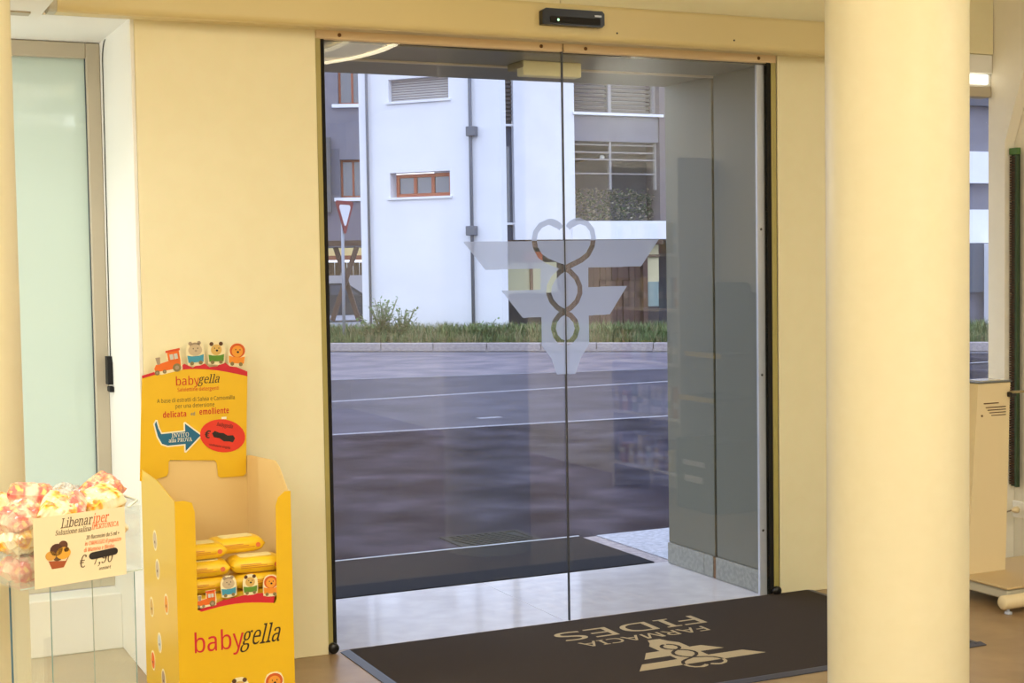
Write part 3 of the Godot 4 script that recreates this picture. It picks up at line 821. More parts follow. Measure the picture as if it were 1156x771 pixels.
	for k in 11:
		var u := k / 10.0
		card.append(Vector2(lerpf(0.2, -0.182, u), 1.088 + 0.038 * sin(PI * minf(1.0, 0.1 + 0.88 * (1 - u))) + 0.0))
	card.append(Vector2(-0.19, 0.95)); card.append(Vector2(-0.2, 0.73))
	var cz := Transform3D(Basis(), Vector3(0, 0, -0.540))
	var bc := part(t, "back_card", pr(card, -0.003, 0.0, cz), M.card)
	var hill := PackedVector2Array()
	for k in 11:
		var u := k / 10.0
		hill.append(Vector2(lerpf(-0.182, 0.2, u), 1.084 + 0.038 * sin(PI * minf(1.0, 0.1 + 0.88 * u))))
	for v in [[0.2, 1.104], [0.16, 1.122], [0.135, 1.126], [0.112, 1.146], [0.09, 1.128], [0.06, 1.126], [0.034, 1.148], [0.0, 1.126], [-0.03, 1.142], [-0.065, 1.122], [-0.12, 1.122], [-0.182, 1.106]]: hill.append(Vector2(v[0], v[1]))
	part(t, "red_hill", pr(hill, -0.0015, 0.0008, cz), M.p_red)
	engine(t, cz, Vector2(-0.087, 1.124), 0.0315, 0.14)
	wagon(t, cz, Vector2(0.0125, 1.146), 0.0265, 0, 0.06)
	wagon(t, cz, Vector2(0.087, 1.146), 0.0255, 1, 0.0)
	wagon(t, cz, Vector2(0.160, 1.136), 0.0265, 2, -0.1)
	var z := -0.5398
	var r := Vector3.RIGHT
	text_part(t, "baby", sans, 0.045, Vector3(-0.022, 1.080, z), r, Vector3.UP, M.p_redtext, 1, 0.0, 0.88)
	text_part(t, "gella", serif, 0.043, Vector3(0.060, 1.083, z), r, Vector3.UP, M.p_darktext, 1, 0.26, 0.82)
	text_part(t, "Salviettine detergenti", sans, 0.0195, Vector3(0.018, 1.049, z), r, Vector3.UP, M.p_redtext, 1, 0.0, 0.82)
	text_part(t, "A base di estratti di Salvia e Camomilla", sans, 0.021, Vector3(0.010, 1.012, z), r, Vector3.UP, M.p_text, 1, 0.0, 0.78)
	text_part(t, "per una detersione", sans, 0.021, Vector3(0.004, 0.990, z), r, Vector3.UP, M.p_text, 1, 0.0, 0.8)
	text_part(t, "delicata", sans_bold, 0.030, Vector3(-0.070, 0.961, z), r, Vector3.UP, M.p_redtext, 1, 0.0, 0.74)
	text_part(t, "ed", sans, 0.018, Vector3(-0.004, 0.960, z), r, Vector3.UP, M.p_teal, 1, 0.0, 0.8)
	text_part(t, "emolliente", sans_bold, 0.030, Vector3(0.074, 0.965, z), r, Vector3.UP, M.p_redtext, 1, 0.0, 0.7)
	var arrow := shifted([[-0.142, 0.930], [-0.136, 0.940], [-0.130, 0.915], [-0.120, 0.893], [-0.034, 0.897], [-0.034, 0.926], [0.022, 0.880], [-0.034, 0.826], [-0.034, 0.852], [-0.098, 0.850], [-0.118, 0.858], [-0.132, 0.885]], Vector2.ZERO, 1.0)
	var border := Geometry2D.offset_polygon(arrow, 0.005)
	part(t, "arrow_border", pr(border[0], 0.0, 0.0006, cz), M.p_white)
	part(t, "arrow", pr(arrow, 0.0006, 0.001, cz), M.p_teal)
	text_part(t, "INVITO", serif, 0.021, Vector3(-0.052, 0.886, z + 0.001), r, Vector3.UP, M.p_white, 1, 0.0, 0.85)
	text_part(t, "alla PROVA", serif, 0.020, Vector3(-0.052, 0.868, z + 0.001), r, Vector3.UP, M.p_white, 1, 0.0, 0.78)
	var so := Vector2(0.1025, 0.873)
	var stk := part(t, "price_sticker", pr(ellipse(so, 0.084, 0.060, 30, -0.22), 0.0011, 0.0018, cz), M.p_sticker)
	var sr := Vector3(0.97, -0.22, 0).normalized()
	var su := Vector3(0.22, 0.97, 0).normalized()
	text_part(stk, "€", sans_bold, 0.040, Vector3(0.046, 0.882, z + 0.0018), sr, su, M.p_darktext)
	part(stk, "marker_strike", pr(shifted([[-0.039, 0.012], [-0.029, 0.020], [-0.012, 0.012], [0.003, 0.010], [0.018, 0.0], [0.038, 0.0], [0.045, -0.012], [0.037, -0.026], [0.023, -0.022], [0.003, -0.020], [-0.012, -0.008], [-0.033, -0.003]], so, 1.0), 0.0018, 0.0024, cz), M.p_black)
	text_part(stk, "babygella", serif, 0.019, Vector3(0.112, 0.911, z + 0.0018), sr, su, M.p_darktext, 1, 0.2, 0.7)
	text_part(stk, "confezione singola", sans, 0.012, Vector3(0.090, 0.836, z + 0.0018), sr, su, M.p_darktext, 1, 0.0, 0.8)
	part(t, "paper_tag", bx(Vector3(0.10, 0.934, z), Vector3(0.118, 0.942, z + 0.0006)), M.p_white)
	# packs of wipes inside
	M.pack = mat(c8(252, 206, 40), 0.3)
	M.pack_label = mat(c8(253, 240, 176), 0.35)
	M.pack_text = mat(c8(214, 130, 30), 0.5)
	M.pack_dot = mat(c8(232, 120, 70), 0.5)
	var spots := [[-0.096, 0.300, 0.02], [0.094, 0.300, -0.03], [-0.096, 0.354, -0.04], [0.095, 0.354, 0.03], [-0.098, 0.408, 0.05], [0.094, 0.408, 0.02], [-0.098, 0.462, -0.03], [0.088, 0.462, -0.02], [-0.103, 0.516, 0.03], [0.045, 0.516, 0.06]]
	var labels := ["yellow wrapped pack of wipes at the bottom of the cardboard display", "yellow wrapped pack of wipes low in the display stack", "yellow wrapped pack of wipes in the middle of the display stack", "yellow wrapped pack of wipes high in the display stack", "yellow wrapped pack of wipes on top of the display stack"]
	var proto: Node3D = null
	for k in spots.size():
		var s: Array = spots[k]
		var p: Node3D
		if proto == null:
			p = make_pack(); proto = p
		else:
			p = proto.duplicate()
			p.name = numbered("wipes_pack")
			add_child(p)
		p.position = Vector3(ox + s[0] * 0.98, s[1] + 0.001, 0.62 - (0.085 if k < 8 else 0.11 + 0.06 * (k - 8)))
		p.rotation = Vector3(0.0, s[2], 0.0)
		p.set_meta("label", labels[k / 2] + (", by its printed side" if k % 2 == 0 else ", by its plain side"))

func pillow(w: float, h: float, d: float, nx := 14, nz := 10, power := 3.0, wrinkle := 0.0, seed_ := 0, crisp := false) -> SurfaceTool:
	# a filled bag: two bulging sheets that meet in flat crimped ends
	var st := flat() if crisp else round_()
	var g := RandomNumberGenerator.new()
	g.seed = seed_
	var bump := []
	for i in (nx + 1) * (nz + 1): bump.append(g.randf_range(-1, 1) * wrinkle)
	var at := func(i: int, j: int, s: float) -> Vector3:
		var u := i * 2.0 / nx - 1.0
		var v := j * 2.0 / nz - 1.0
		var full := pow(maxf(0.0, 1.0 - pow(absf(u), power)), 0.5) * pow(maxf(0.0, 1.0 - pow(absf(v), power)), 0.5)
		var crimp := 0.004 * absf(u) * sin(v * 20.0)
		return Vector3(u * w / 2 * (1.0 - 0.05 * absf(v)), h / 2 + s * h / 2 * full * (1.0 + bump[j * (nx + 1) + i]) + crimp * (1 if absf(u) > 0.99 else 0), v * d / 2 * (1.0 - 0.06 * pow(absf(u), 2)))
	for i in nx:
		for j in nz:
			quad(st, at.call(i, j, 1.0), at.call(i, j + 1, 1.0), at.call(i + 1, j + 1, 1.0), at.call(i + 1, j, 1.0))
			quad(st, at.call(i, j, -1.0), at.call(i + 1, j, -1.0), at.call(i + 1, j + 1, -1.0), at.call(i, j + 1, -1.0))
	return st

func make_pack() -> Node3D:
	var t := thing("wipes_pack", "yellow wrapped pack of wipes", "pack", Vector3.ZERO, 0.0, "packs of wipes in the cardboard display")
	part(t, "wrapper", pillow(0.186, 0.052, 0.12, 18, 12, 6.0, 0.02, 5), M.pack)
	part(t, "flap_label", pr(rounded(-0.055, -0.03, 0.055, 0.03, 0.012), 0.0, 0.0012, Transform3D(Basis(Vector3(1, 0, 0), Vector3(0, 0, -1), Vector3(0, 1, 0)), Vector3(0, 0.0522, 0))), M.pack_label)
	for k in 3:
		part(t, "print_line", bx(Vector3(-0.06, 0.02 + 0.006 * k, 0.0592), Vector3(0.05 - 0.02 * k, 0.0218 + 0.006 * k, 0.0608)), M.pack_text)
	part(t, "print_dot", pr(ellipse(Vector2(0.062, 0.026), 0.008, 0.008, 12), 0.0, 0.001, Transform3D(Basis(), Vector3(0, 0, 0.0596))), M.pack_dot)
	return t

# ---------------------------------------------------------------- acrylic stand with sachets
func acrylic_display() -> void:
	var acr := pane(0.04, 0.5)
	acr.albedo_color = Color(0.8, 0.9, 0.84, 0.07)
	var edge := mat(c8(70, 112, 132), 0.25)
	var edge2 := mat(c8(108, 142, 138, 1.0), 0.25)
	var foot := at_depth(58, 700, 3.1) * Vector3(1, 0, 1)
	var turn := deg_to_rad(18.3)
	var t := thing("acrylic_stand", "clear acrylic pedestal with an open tray of sachets on top", "display stand", foot, turn)
	var side := 0.196                       # local axes: x along the front sheet, z towards the room; the near corner is the origin
	part(t, "side_sheet", bx(Vector3(0, 0.0, -0.004), Vector3(side, 0.82, 0.0)), acr)
	part(t, "side_sheet", bx(Vector3(0, 0.0, -side), Vector3(side, 0.82, -side + 0.004)), acr)
	part(t, "side_sheet", bx(Vector3(0, 0.0, -side + 0.005), Vector3(0.004, 0.82, -0.005)), acr)
	part(t, "side_sheet", bx(Vector3(side - 0.004, 0.0, -side + 0.005), Vector3(side, 0.82, -0.005)), acr)
	for e in [[0.0, -side, edge], [0.0, -0.001, edge2], [side, -0.001, edge2], [side, -side, edge2]]:
		var k := 0.0034 if e[2] == edge else 0.0016
		part(t, "polished_edge", bx(Vector3(e[0] - k / 2, 0.0, e[1] - k / 2), Vector3(e[0] + k / 2, 0.82, e[1] + k / 2)), e[2])
	# tray: four sheets and a floor
	var lo := Vector3(-0.075, 0.825, -0.262)
	var hi := Vector3(0.205, 0.985, 0.02)
	part(t, "tray_floor", bx(Vector3(lo.x, 0.821, lo.z), Vector3(hi.x, 0.825, hi.z)), acr)
	part(t, "tray_wall", bx(Vector3(lo.x, 0.826, hi.z - 0.003), Vector3(hi.x, 0.965, hi.z)), acr)
	part(t, "tray_wall", bx(Vector3(lo.x, 0.826, lo.z), Vector3(hi.x, 0.985, lo.z + 0.003)), acr)
	part(t, "tray_wall", bx(Vector3(lo.x, 0.826, lo.z + 0.004), Vector3(lo.x + 0.003, 0.97, hi.z - 0.004)), acr)
	part(t, "tray_wall", bx(Vector3(hi.x - 0.003, 0.826, lo.z + 0.004), Vector3(hi.x, 0.975, hi.z - 0.004)), acr)
	var rim := round_()
	tube(rim, [Vector3(hi.x, 0.978, lo.z), Vector3(hi.x + 0.012, 0.978, (lo.z + hi.z) / 2), Vector3(hi.x + 0.008, 0.972, hi.z - 0.03), Vector3(hi.x - 0.03, 0.966, hi.z)], 0.003, 8)
	part(t, "rolled_rim", rim, mat(c8(226, 226, 206), 0.2))
	part(t, "tray_edge", bx(Vector3(lo.x, 0.8225, hi.z + 0.0002), Vector3(hi.x, 0.8255, hi.z + 0.002)), mat(c8(196, 206, 190), 0.2))
	# card in front of the tray
	var sg := thing("price_card", "cream price card with a picture of a gift basket, on the acrylic tray", "sign", at_depth(91.2, 617.6, 3.1), turn)
	sg.scale = Vector3(1.174, 1.08, 1.0)
	var paper := mat(c8(232, 212, 168), 0.7)
	part(sg, "card", bx(Vector3(-0.0885, -0.068, -0.001), Vector3(0.0885, 0.068, 0.0)), paper)
	var ink := mat(c8(92, 70, 46), 0.7)
	var orange := mat(c8(224, 104, 44), 0.7)
	var r := Vector3.RIGHT
	var u := Vector3.UP
	text_part(sg, "Libenar", serif, 0.026, Vector3(-0.006, 0.051, 0.0), r, u, ink, 1, 0.2, 0.62)
	text_part(sg, "iper", serif, 0.026, Vector3(0.041, 0.052, 0.0), r, u, orange, 1, 0.2, 0.62)
	text_part(sg, "Soluzione salina", serif, 0.0135, Vector3(-0.013, 0.034, 0.0), r, u, ink, 1, 0.2, 0.66)
	text_part(sg, "IPERTONICA", serif, 0.0135, Vector3(0.049, 0.036, 0.0), r, u, orange, 1, 0.2, 0.66)
	text_part(sg, "20 flaconcini da 5 ml +", sans, 0.0105, Vector3(0.044, 0.017, 0.0), r, u, ink, 1, 0.15, 0.62)
	text_part(sg, "in OMAGGIO il pupazzo", sans, 0.011, Vector3(0.044, 0.005, 0.0), r, u, orange, 1, 0.15, 0.62)
	text_part(sg, "di Mamma e Bimbo", sans, 0.011, Vector3(0.036, -0.007, 0.0), r, u, orange, 1, 0.15, 0.62)
	text_part(sg, "€", serif, 0.034, Vector3(0.003, -0.029, 0.0), r, u, ink, 1, 0.2, 0.7)
	text_part(sg, "7,90", serif, 0.03, Vector3(0.043, -0.028, 0.0), r, u, ink, 1, 0.2, 0.7)
	part(sg, "marker_strike", pr(rounded(0.014, -0.029, 0.071, -0.015, 0.0068), 0.0006, 0.0012, Transform3D(Basis(Vector3(0, 0, 1), 0.06), Vector3.ZERO)), M.p_black)
	text_part(sg, "anziché €", sans, 0.0085, Vector3(0.046, -0.048, 0.0), r, u, ink, 1, 0.15, 0.66)
	var bask := part(sg, "basket_print", pr(shifted([[-0.062, -0.018], [-0.03, -0.022], [-0.022, -0.012], [-0.034, -0.034], [-0.056, -0.034]], Vector2.ZERO, 1.0), 0.0, 0.0006), mat(c8(158, 76, 32), 0.7))
	var id := Transform3D()
	for e in [[-0.058, -0.008, 0.010, 0.009, c8(206, 150, 60)], [-0.047, 0.002, 0.012, 0.012, c8(74, 40, 22)], [-0.034, 0.009, 0.009, 0.009, c8(96, 54, 30)], [-0.034, -0.006, 0.014, 0.012, c8(222, 160, 50)], [-0.028, 0.0, 0.005, 0.005, c8(50, 26, 16)], [-0.045, -0.014, 0.008, 0.006, c8(98, 70, 40)]]:
		pin(bask, "toy_print", ellipse(Vector2(e[0], e[1]), e[2], e[3], 14), id, 1 + rng.randi() % 2, mat(e[4], 0.7))
	# sachets heaped in the tray
	var pink := noise_tex(0.011, [[0.25, c8(246, 226, 190)], [0.4, c8(240, 184, 156)], [0.55, c8(226, 124, 112)], [0.7, c8(222, 110, 100)], [0.8, c8(244, 208, 120)]], 41, FastNoiseLite.TYPE_SIMPLEX, 3, 256)
	var cream := noise_tex(0.012, [[0.3, c8(248, 236, 200)], [0.6, c8(246, 220, 164)], [0.72, c8(248, 196, 60)], [0.85, c8(226, 120, 50)]], 42, FastNoiseLite.TYPE_SIMPLEX, 2, 256)
	var silver := noise_tex(0.03, [[0.3, c8(232, 228, 214)], [0.55, c8(196, 196, 190)], [0.75, c8(150, 150, 150)], [0.85, c8(226, 180, 60)]], 43, FastNoiseLite.TYPE_SIMPLEX, 3, 256)
	var looks := [grained(pink, 7.0, 0.15), grained(cream, 7.0, 0.2), grained(silver, 9.0, 0.12)]
	for m in looks: m.uv1_world_triplanar = false
	var words := [["pink and cream printed sachet", "sachet"], ["cream wrapped sachet with yellow print", "sachet"], ["silvery cellophane sachet", "sachet"]]
	var heap := [[-1.385, 0.846, 2.27, 0, 0.3, 0.1], [-1.30, 0.846, 2.27, 2, 1.2, 0.0], [-1.215, 0.846, 2.26, 1, 0.2, 0.1], [-1.385, 0.846, 2.15, 2, 0.8, 0.0], [-1.29, 0.846, 2.14, 0, 0.1, 0.0], [-1.21, 0.846, 2.14, 1, 1.0, 0.0],
		[-1.395, 0.903, 2.29, 1, 0.5, -0.15], [-1.305, 0.905, 2.285, 0, 0.2, 0.2], [-1.212, 0.903, 2.275, 1, 2.9, 0.1], [-1.385, 0.905, 2.17, 0, 1.4, 0.1], [-1.29, 0.905, 2.165, 2, 0.6, 0.0], [-1.205, 0.905, 2.15, 0, 0.9, -0.1],
		[-1.392, 0.957, 2.275, 0, 0.4, 0.25], [-1.33, 0.962, 2.295, 1, 1.1, 0.35], [-1.293, 0.962, 2.285, 0, 2.6, -0.25], [-1.223, 0.965, 2.285, 1, 0.15, 0.25], [-1.265, 0.968, 2.20, 2, 0.6, 0.2], [-1.335, 0.982, 2.195, 0, 2.7, 0.1], [-1.19, 0.985, 2.215, 0, 0.7, 0.45], [-1.40, 0.962, 2.17, 1, 0.2, 0.0]]
	var meshes := []
	for k in 6: meshes.append(bake(pillow(0.1, 0.052, 0.08, 16, 14, 3.0 if k % 2 == 0 else 7.0, 0.26 if k % 2 == 0 else 0.12, 60 + k, true)))
	var n := 0
	for h in heap:
		var o := MeshInstance3D.new()
		o.name = numbered("sachet")
		o.mesh = meshes[n % 6]
		o.material_override = looks[h[3]]
		add_child(o)
		o.position = t.transform * Vector3((h[0] + 1.435) * 1.04 - 0.075, h[1] - 0.018, h[2] - 2.342)
		o.rotation = Vector3(h[5] * 1.3, h[4] + turn, h[5])
		var place: String = ["at the bottom of the acrylic tray", "in the middle of the acrylic tray", "heaped on top of the acrylic tray"][0 if n < 6 else 1 if n < 12 else 2]
		var said: String = words[h[3]][0] + " " + place
		if n >= 12:
			said = ["pink printed sachet on the heap beside the cream column", "cream sachet with yellow print at the corner of the price card", "pink printed sachet just behind the top edge of the price card", "cream sachet with yellow print behind the name on the price card", "silvery cellophane sachet on the heap between two pink ones", "pink printed sachet at the back of the heap, before the frosted window", "pink printed sachet highest on the heap, at the tray rim", "cream wrapped sachet at the back of the heap beside the cream column"][n - 12]
		tag(o, said, "sachet", "sachets in the acrylic tray")
		n += 1

# ---------------------------------------------------------------- weighing scale, socket, niche screen
func weighing_corner() -> void:
	var t := thing("weighing_scale", "cream pharmacy weighing scale with a tapering pillar", "scale", Vector3(2.87, 0, 0.0))
	var cream := mat(c8(238, 216, 168), 0.4)
	var grey := mat(c8(206, 198, 172), 0.4)
	part(t, "platform_frame", bx(Vector3(-0.165, 0.045, 0.26), Vector3(0.385, 0.085, 0.725), 0.006), grey)
	part(t, "platform_plate", bx(Vector3(-0.176, 0.09, 0.25), Vector3(0.39, 0.1, 0.734), 0.003), mat(c8(206, 178, 128), 0.45))
	var bar := round_()
	lathe(bar, [Vector2(0.0, 0.0), Vector2(0.024, 0.0), Vector2(0.029, 0.006), Vector2(0.029, 0.6), Vector2(0.024, 0.606), Vector2(0.0, 0.606)], 20, Transform3D(Basis(Vector3(0, 0, 1), -PI / 2), Vector3(-0.236, 0.05, 0.765)))
	part(t, "front_roller", bar, cream)
	for p in [[-0.2, 0.765], [0.34, 0.765], [-0.14, 0.3], [0.36, 0.3]]:
		var f := round_()
		lathe(f, [Vector2(0.0, 0.0), Vector2(0.016, 0.0), Vector2(0.016, 0.01), Vector2(0.006, 0.012), Vector2(0.006, 0.045), Vector2(0.0, 0.045)], 12, Transform3D(Basis(), Vector3(p[0], 0.0, p[1])))
		part(t, "foot", f, M.silver)
	# pillar leaning back towards the wall
	var st := flat()
	var a := [Vector3(-0.135, 0.1, 0.30), Vector3(0.085, 0.1, 0.30), Vector3(0.085, 0.1, 0.45), Vector3(-0.135, 0.1, 0.45)]
	var b := [Vector3(-0.037, 0.83, 0.26), Vector3(0.151, 0.83, 0.26), Vector3(0.151, 0.83, 0.405), Vector3(-0.037, 0.83, 0.405)]
	var c := [Vector3(-0.027, 0.926, 0.26), Vector3(0.160, 0.926, 0.26), Vector3(0.160, 0.926, 0.40), Vector3(-0.027, 0.926, 0.40)]
	var ctr := Vector3(0.03, 0.5, 0.35)
	for k in 4:
		var j := (k + 1) % 4
		face(st, [a[k], a[j], b[j], b[k]], ctr)
		face(st, [b[k], b[j], c[j], c[k]], ctr)
	face(st, c, ctr); face(st, a, ctr)
	part(t, "pillar", st, cream)
	part(t, "top_plate", bx(Vector3(-0.034, 0.927, 0.255), Vector3(0.166, 0.934, 0.408), 0.003), mat(c8(110, 112, 104), 0.4))
	part(t, "display_glass", bx(Vector3(0.0, 0.9345, 0.28), Vector3(0.14, 0.937, 0.385)), mat(c8(214, 204, 170), 0.1))
	for k in 5:
		part(t, "ticket_slot", bx(Vector3(0.002 + 0.01 * k, 0.836 - 0.012 * k - (0.0 if k == 0 else 0.006), 0.4045), Vector3(0.085 if k == 0 else 0.126, 0.84 - 0.012 * k - (0.0 if k == 0 else 0.006), 0.4085)), M.p_brown)
	var kn := round_()
	lathe(kn, [Vector2(0.0, 0.0), Vector2(0.005, 0.0), Vector2(0.005, 0.004), Vector2(0.0, 0.004)], 10, Transform3D(Basis(Vector3.RIGHT, PI / 2), Vector3(-0.012, 0.785, 0.4065)))
	part(t, "button", kn, M.p_brown)
	part(t, "handle_mount", bx(Vector3(0.135, 0.862, 0.404), Vector3(0.168, 0.884, 0.43), 0.003), M.black)
	part(t, "handle", bx(Vector3(0.14, 0.878, 0.408), Vector3(0.255, 0.888, 0.436), 0.004), mat(c8(166, 148, 104), 0.35, 0.4))
	# socket with plug and cable
	var s := thing("wall_socket", "cream wall socket with a plug and hanging cable", "socket", Vector3(3.287, 0.303, 0.19))
	part(s, "plate", bx(Vector3(-0.01, -0.04, -0.035), Vector3(-0.0005, 0.04, 0.05), 0.004), M.wall)
	var pl := round_()
	lathe(pl, [Vector2(0.0, 0.0), Vector2(0.016, 0.0), Vector2(0.014, 0.018), Vector2(0.006, 0.034), Vector2(0.0, 0.035)], 14, Transform3D(Basis(Vector3(0, 0, 1), PI / 2), Vector3(-0.012, 0, 0)))
	part(s, "plug", pl, cream)
	var cb := round_()
	tube(cb, [Vector3(-0.046, 0.0, 0.0), Vector3(-0.06, -0.01, -0.02), Vector3(-0.064, -0.05, -0.035), Vector3(-0.05, -0.13, -0.04), Vector3(-0.06, -0.19, -0.03), Vector3(-0.09, -0.235, 0.0), Vector3(-0.14, -0.25, 0.06)], 0.0035, 8)
	part(s, "cable", cb, mat(c8(128, 106, 66), 0.6))
	# dark slatted screen in the niche of the right wall
	var sc := thing("slatted_screen", "tall dark green slatted screen in the wall niche", "screen panel", Vector3(3.287, 0, 0))
	part(sc, "backing", bx(Vector3(0.036, 0.4, 0.10), Vector3(0.042, 1.985, 0.15)), mat(c8(44, 60, 36), 0.7))
	part(sc, "top_cap", bx(Vector3(0.02, 1.96, 0.10), Vector3(0.044, 1.99, 0.152), 0.002), mat(c8(84, 122, 60), 0.6))
	part(sc, "edge_strip", bx(Vector3(0.022, 0.4, 0.135), Vector3(0.036, 1.958, 0.15), 0.002), mat(c8(52, 74, 42), 0.6))
	var sl := bake(bx(Vector3(0, 0, 0), Vector3(0.012, 0.007, 0.033), 0.001))
	var slm := mat(c8(74, 48, 28), 0.6)
	for k in 130:
		share(sc, "slat", sl, slm, Transform3D(Basis(), Vector3(0.023, 0.41 + 0.0119 * k, 0.101)))

# ---------------------------------------------------------------- shelves that the door glass mirrors
func shelving() -> void:
	var sh := thing("wall_shelving", "white wall shelving with five shelves along the right wall", "shelving", Vector3(3.287, 0, 2.75))
	part(sh, "back_panel", bx(Vector3(-0.02, 0.1, -0.42), Vector3(-0.002, 2.1, 0.42)), M.white)
	for k in [-1, 1]:
		part(sh, "upright", bx(Vector3(-0.3, 0.0, 0.42 * k - 0.01), Vector3(-0.021, 2.12, 0.42 * k + 0.01), 0.002), M.white)
	var hs := [0.18, 0.52, 0.86, 1.20, 1.54]
	for y in hs:
		part(sh, "shelf_board", bx(Vector3(-0.3, y - 0.02, -0.409), Vector3(-0.0205, y, 0.409), 0.002), M.white)
	var tones := [c8(230, 226, 214), c8(208, 150, 120), c8(196, 206, 214), c8(120, 150, 130), c8(226, 206, 140), c8(150, 130, 120), c8(236, 236, 236)]
	var names := ["white", "salmon", "pale blue", "green", "straw", "brown", "bright white"]
	var level := ["lowest", "second lowest", "middle", "second highest", "highest"]
	var lidm := mat(c8(240, 238, 230), 0.4)
	var body := bake(bx(Vector3(-0.09, 0.0, -0.032), Vector3(0.0, 0.19, 0.032), 0.004))
	var low := bake(bx(Vector3(-0.09, 0.0, -0.036), Vector3(0.0, 0.13, 0.036), 0.004))
	var band := bake(bx(Vector3(-0.0915, 0.06, -0.028), Vector3(-0.0902, 0.1, 0.028)))
	var mats := []
	for c in tones: mats.append(mat(c, 0.4))
	for i in hs.size():
		for k in 9:
			var pick := rng.randi() % tones.size()
			var o := Node3D.new()
			o.name = numbered("carton")
			add_child(o)
			o.position = Vector3(3.10 + rng.randf_range(-0.03, 0.01), hs[i] + 0.0005, 2.75 - 0.36 + 0.09 * k)
			share(o, "box_body", body if rng.randf() < 0.65 else low, mats[pick])
			share(o, "printed_band", band, lidm if pick != 0 and pick != 6 else mats[3])
			tag(o, "%s product carton on the %s shelf along the right wall" % [names[pick], level[i]], "carton", "cartons on the wall shelving")
	# dark green floor display beside the shelving
	var d := thing("counter_display", "dark green stepped floor display beside the wall shelving", "display stand", Vector3(3.25, 0, 2.08))
	var green := mat(c8(52, 78, 72), 0.4)
	part(d, "back_board", bx(Vector3(-0.03, 0.0, -0.2), Vector3(0.0, 1.3, 0.2), 0.003), green)
	part(d, "header_board", pr(rounded(-0.2, 1.18, 0.2, 1.36, 0.06), 0.0, 0.012, Transform3D(Basis(Vector3(0, 0, 1), Vector3.UP, Vector3(-1, 0, 0)), Vector3(-0.031, 0, 0))), green)
	part(d, "base", bx(Vector3(-0.32, 0.0, -0.2), Vector3(-0.032, 0.42, 0.2), 0.004), green)
	for k in 2:
		part(d, "step", bx(Vector3(-0.3 + 0.05 * k, 0.66 + 0.26 * k, -0.195), Vector3(-0.032, 0.68 + 0.26 * k, 0.195), 0.003), green)
		part(d, "yellow_edge", bx(Vector3(-0.303 + 0.05 * k, 0.655 + 0.26 * k, -0.195), Vector3(-0.3005 + 0.05 * k, 0.685 + 0.26 * k, 0.195)), mat(c8(214, 180, 60), 0.5))
	part(d, "print_bar", bx(Vector3(-0.3225, 0.27, -0.12), Vector3(-0.3205, 0.30, 0.12)), lidm)
	part(d, "print_bar", bx(Vector3(-0.3225, 0.17, -0.1), Vector3(-0.3205, 0.21, 0.1)), lidm)

# ---------------------------------------------------------------- street
const KERB := Vector3(6.657, 0, -20.448)
const KERB_DIR := Vector3(0.7638, 0, 0.6454)
const KERB_BACK := Vector3(0.6454, 0, -0.7638)
const ROAD := -0.03

func ground_point(px: float, py: float, y: float) -> Vector3:
	var r := ray(px, py)
	return EYE + r * ((y - EYE.y) / r.y)

func ribbon(a: Vector3, b: Vector3, width: float, y0: float, y1: float) -> SurfaceTool:
	var d := b - a
	d.y = 0
	var len := d.length()
	d /= len
	var n := d.cross(Vector3.UP)
	return bx(Vector3(0, y0, -width / 2), Vector3(len, y1, width / 2), 0.0, Transform3D(Basis(d, Vector3.UP, n), Vector3(a.x, 0, a.z)))

func ground_patch(px: Array) -> SurfaceTool:      # a thin layer of road colour with painted-in sheen, between four points
	var p := PackedVector2Array()
	for v in px:
		var g := ground_point(v[0], v[1], ROAD)
		p.append(Vector2(g.x, -g.z))
	return pr(p, 0.0004, 0.001, Transform3D(Basis(Vector3(1, 0, 0), Vector3(0, 0, -1), Vector3(0, 1, 0)), Vector3(0, ROAD, 0)))

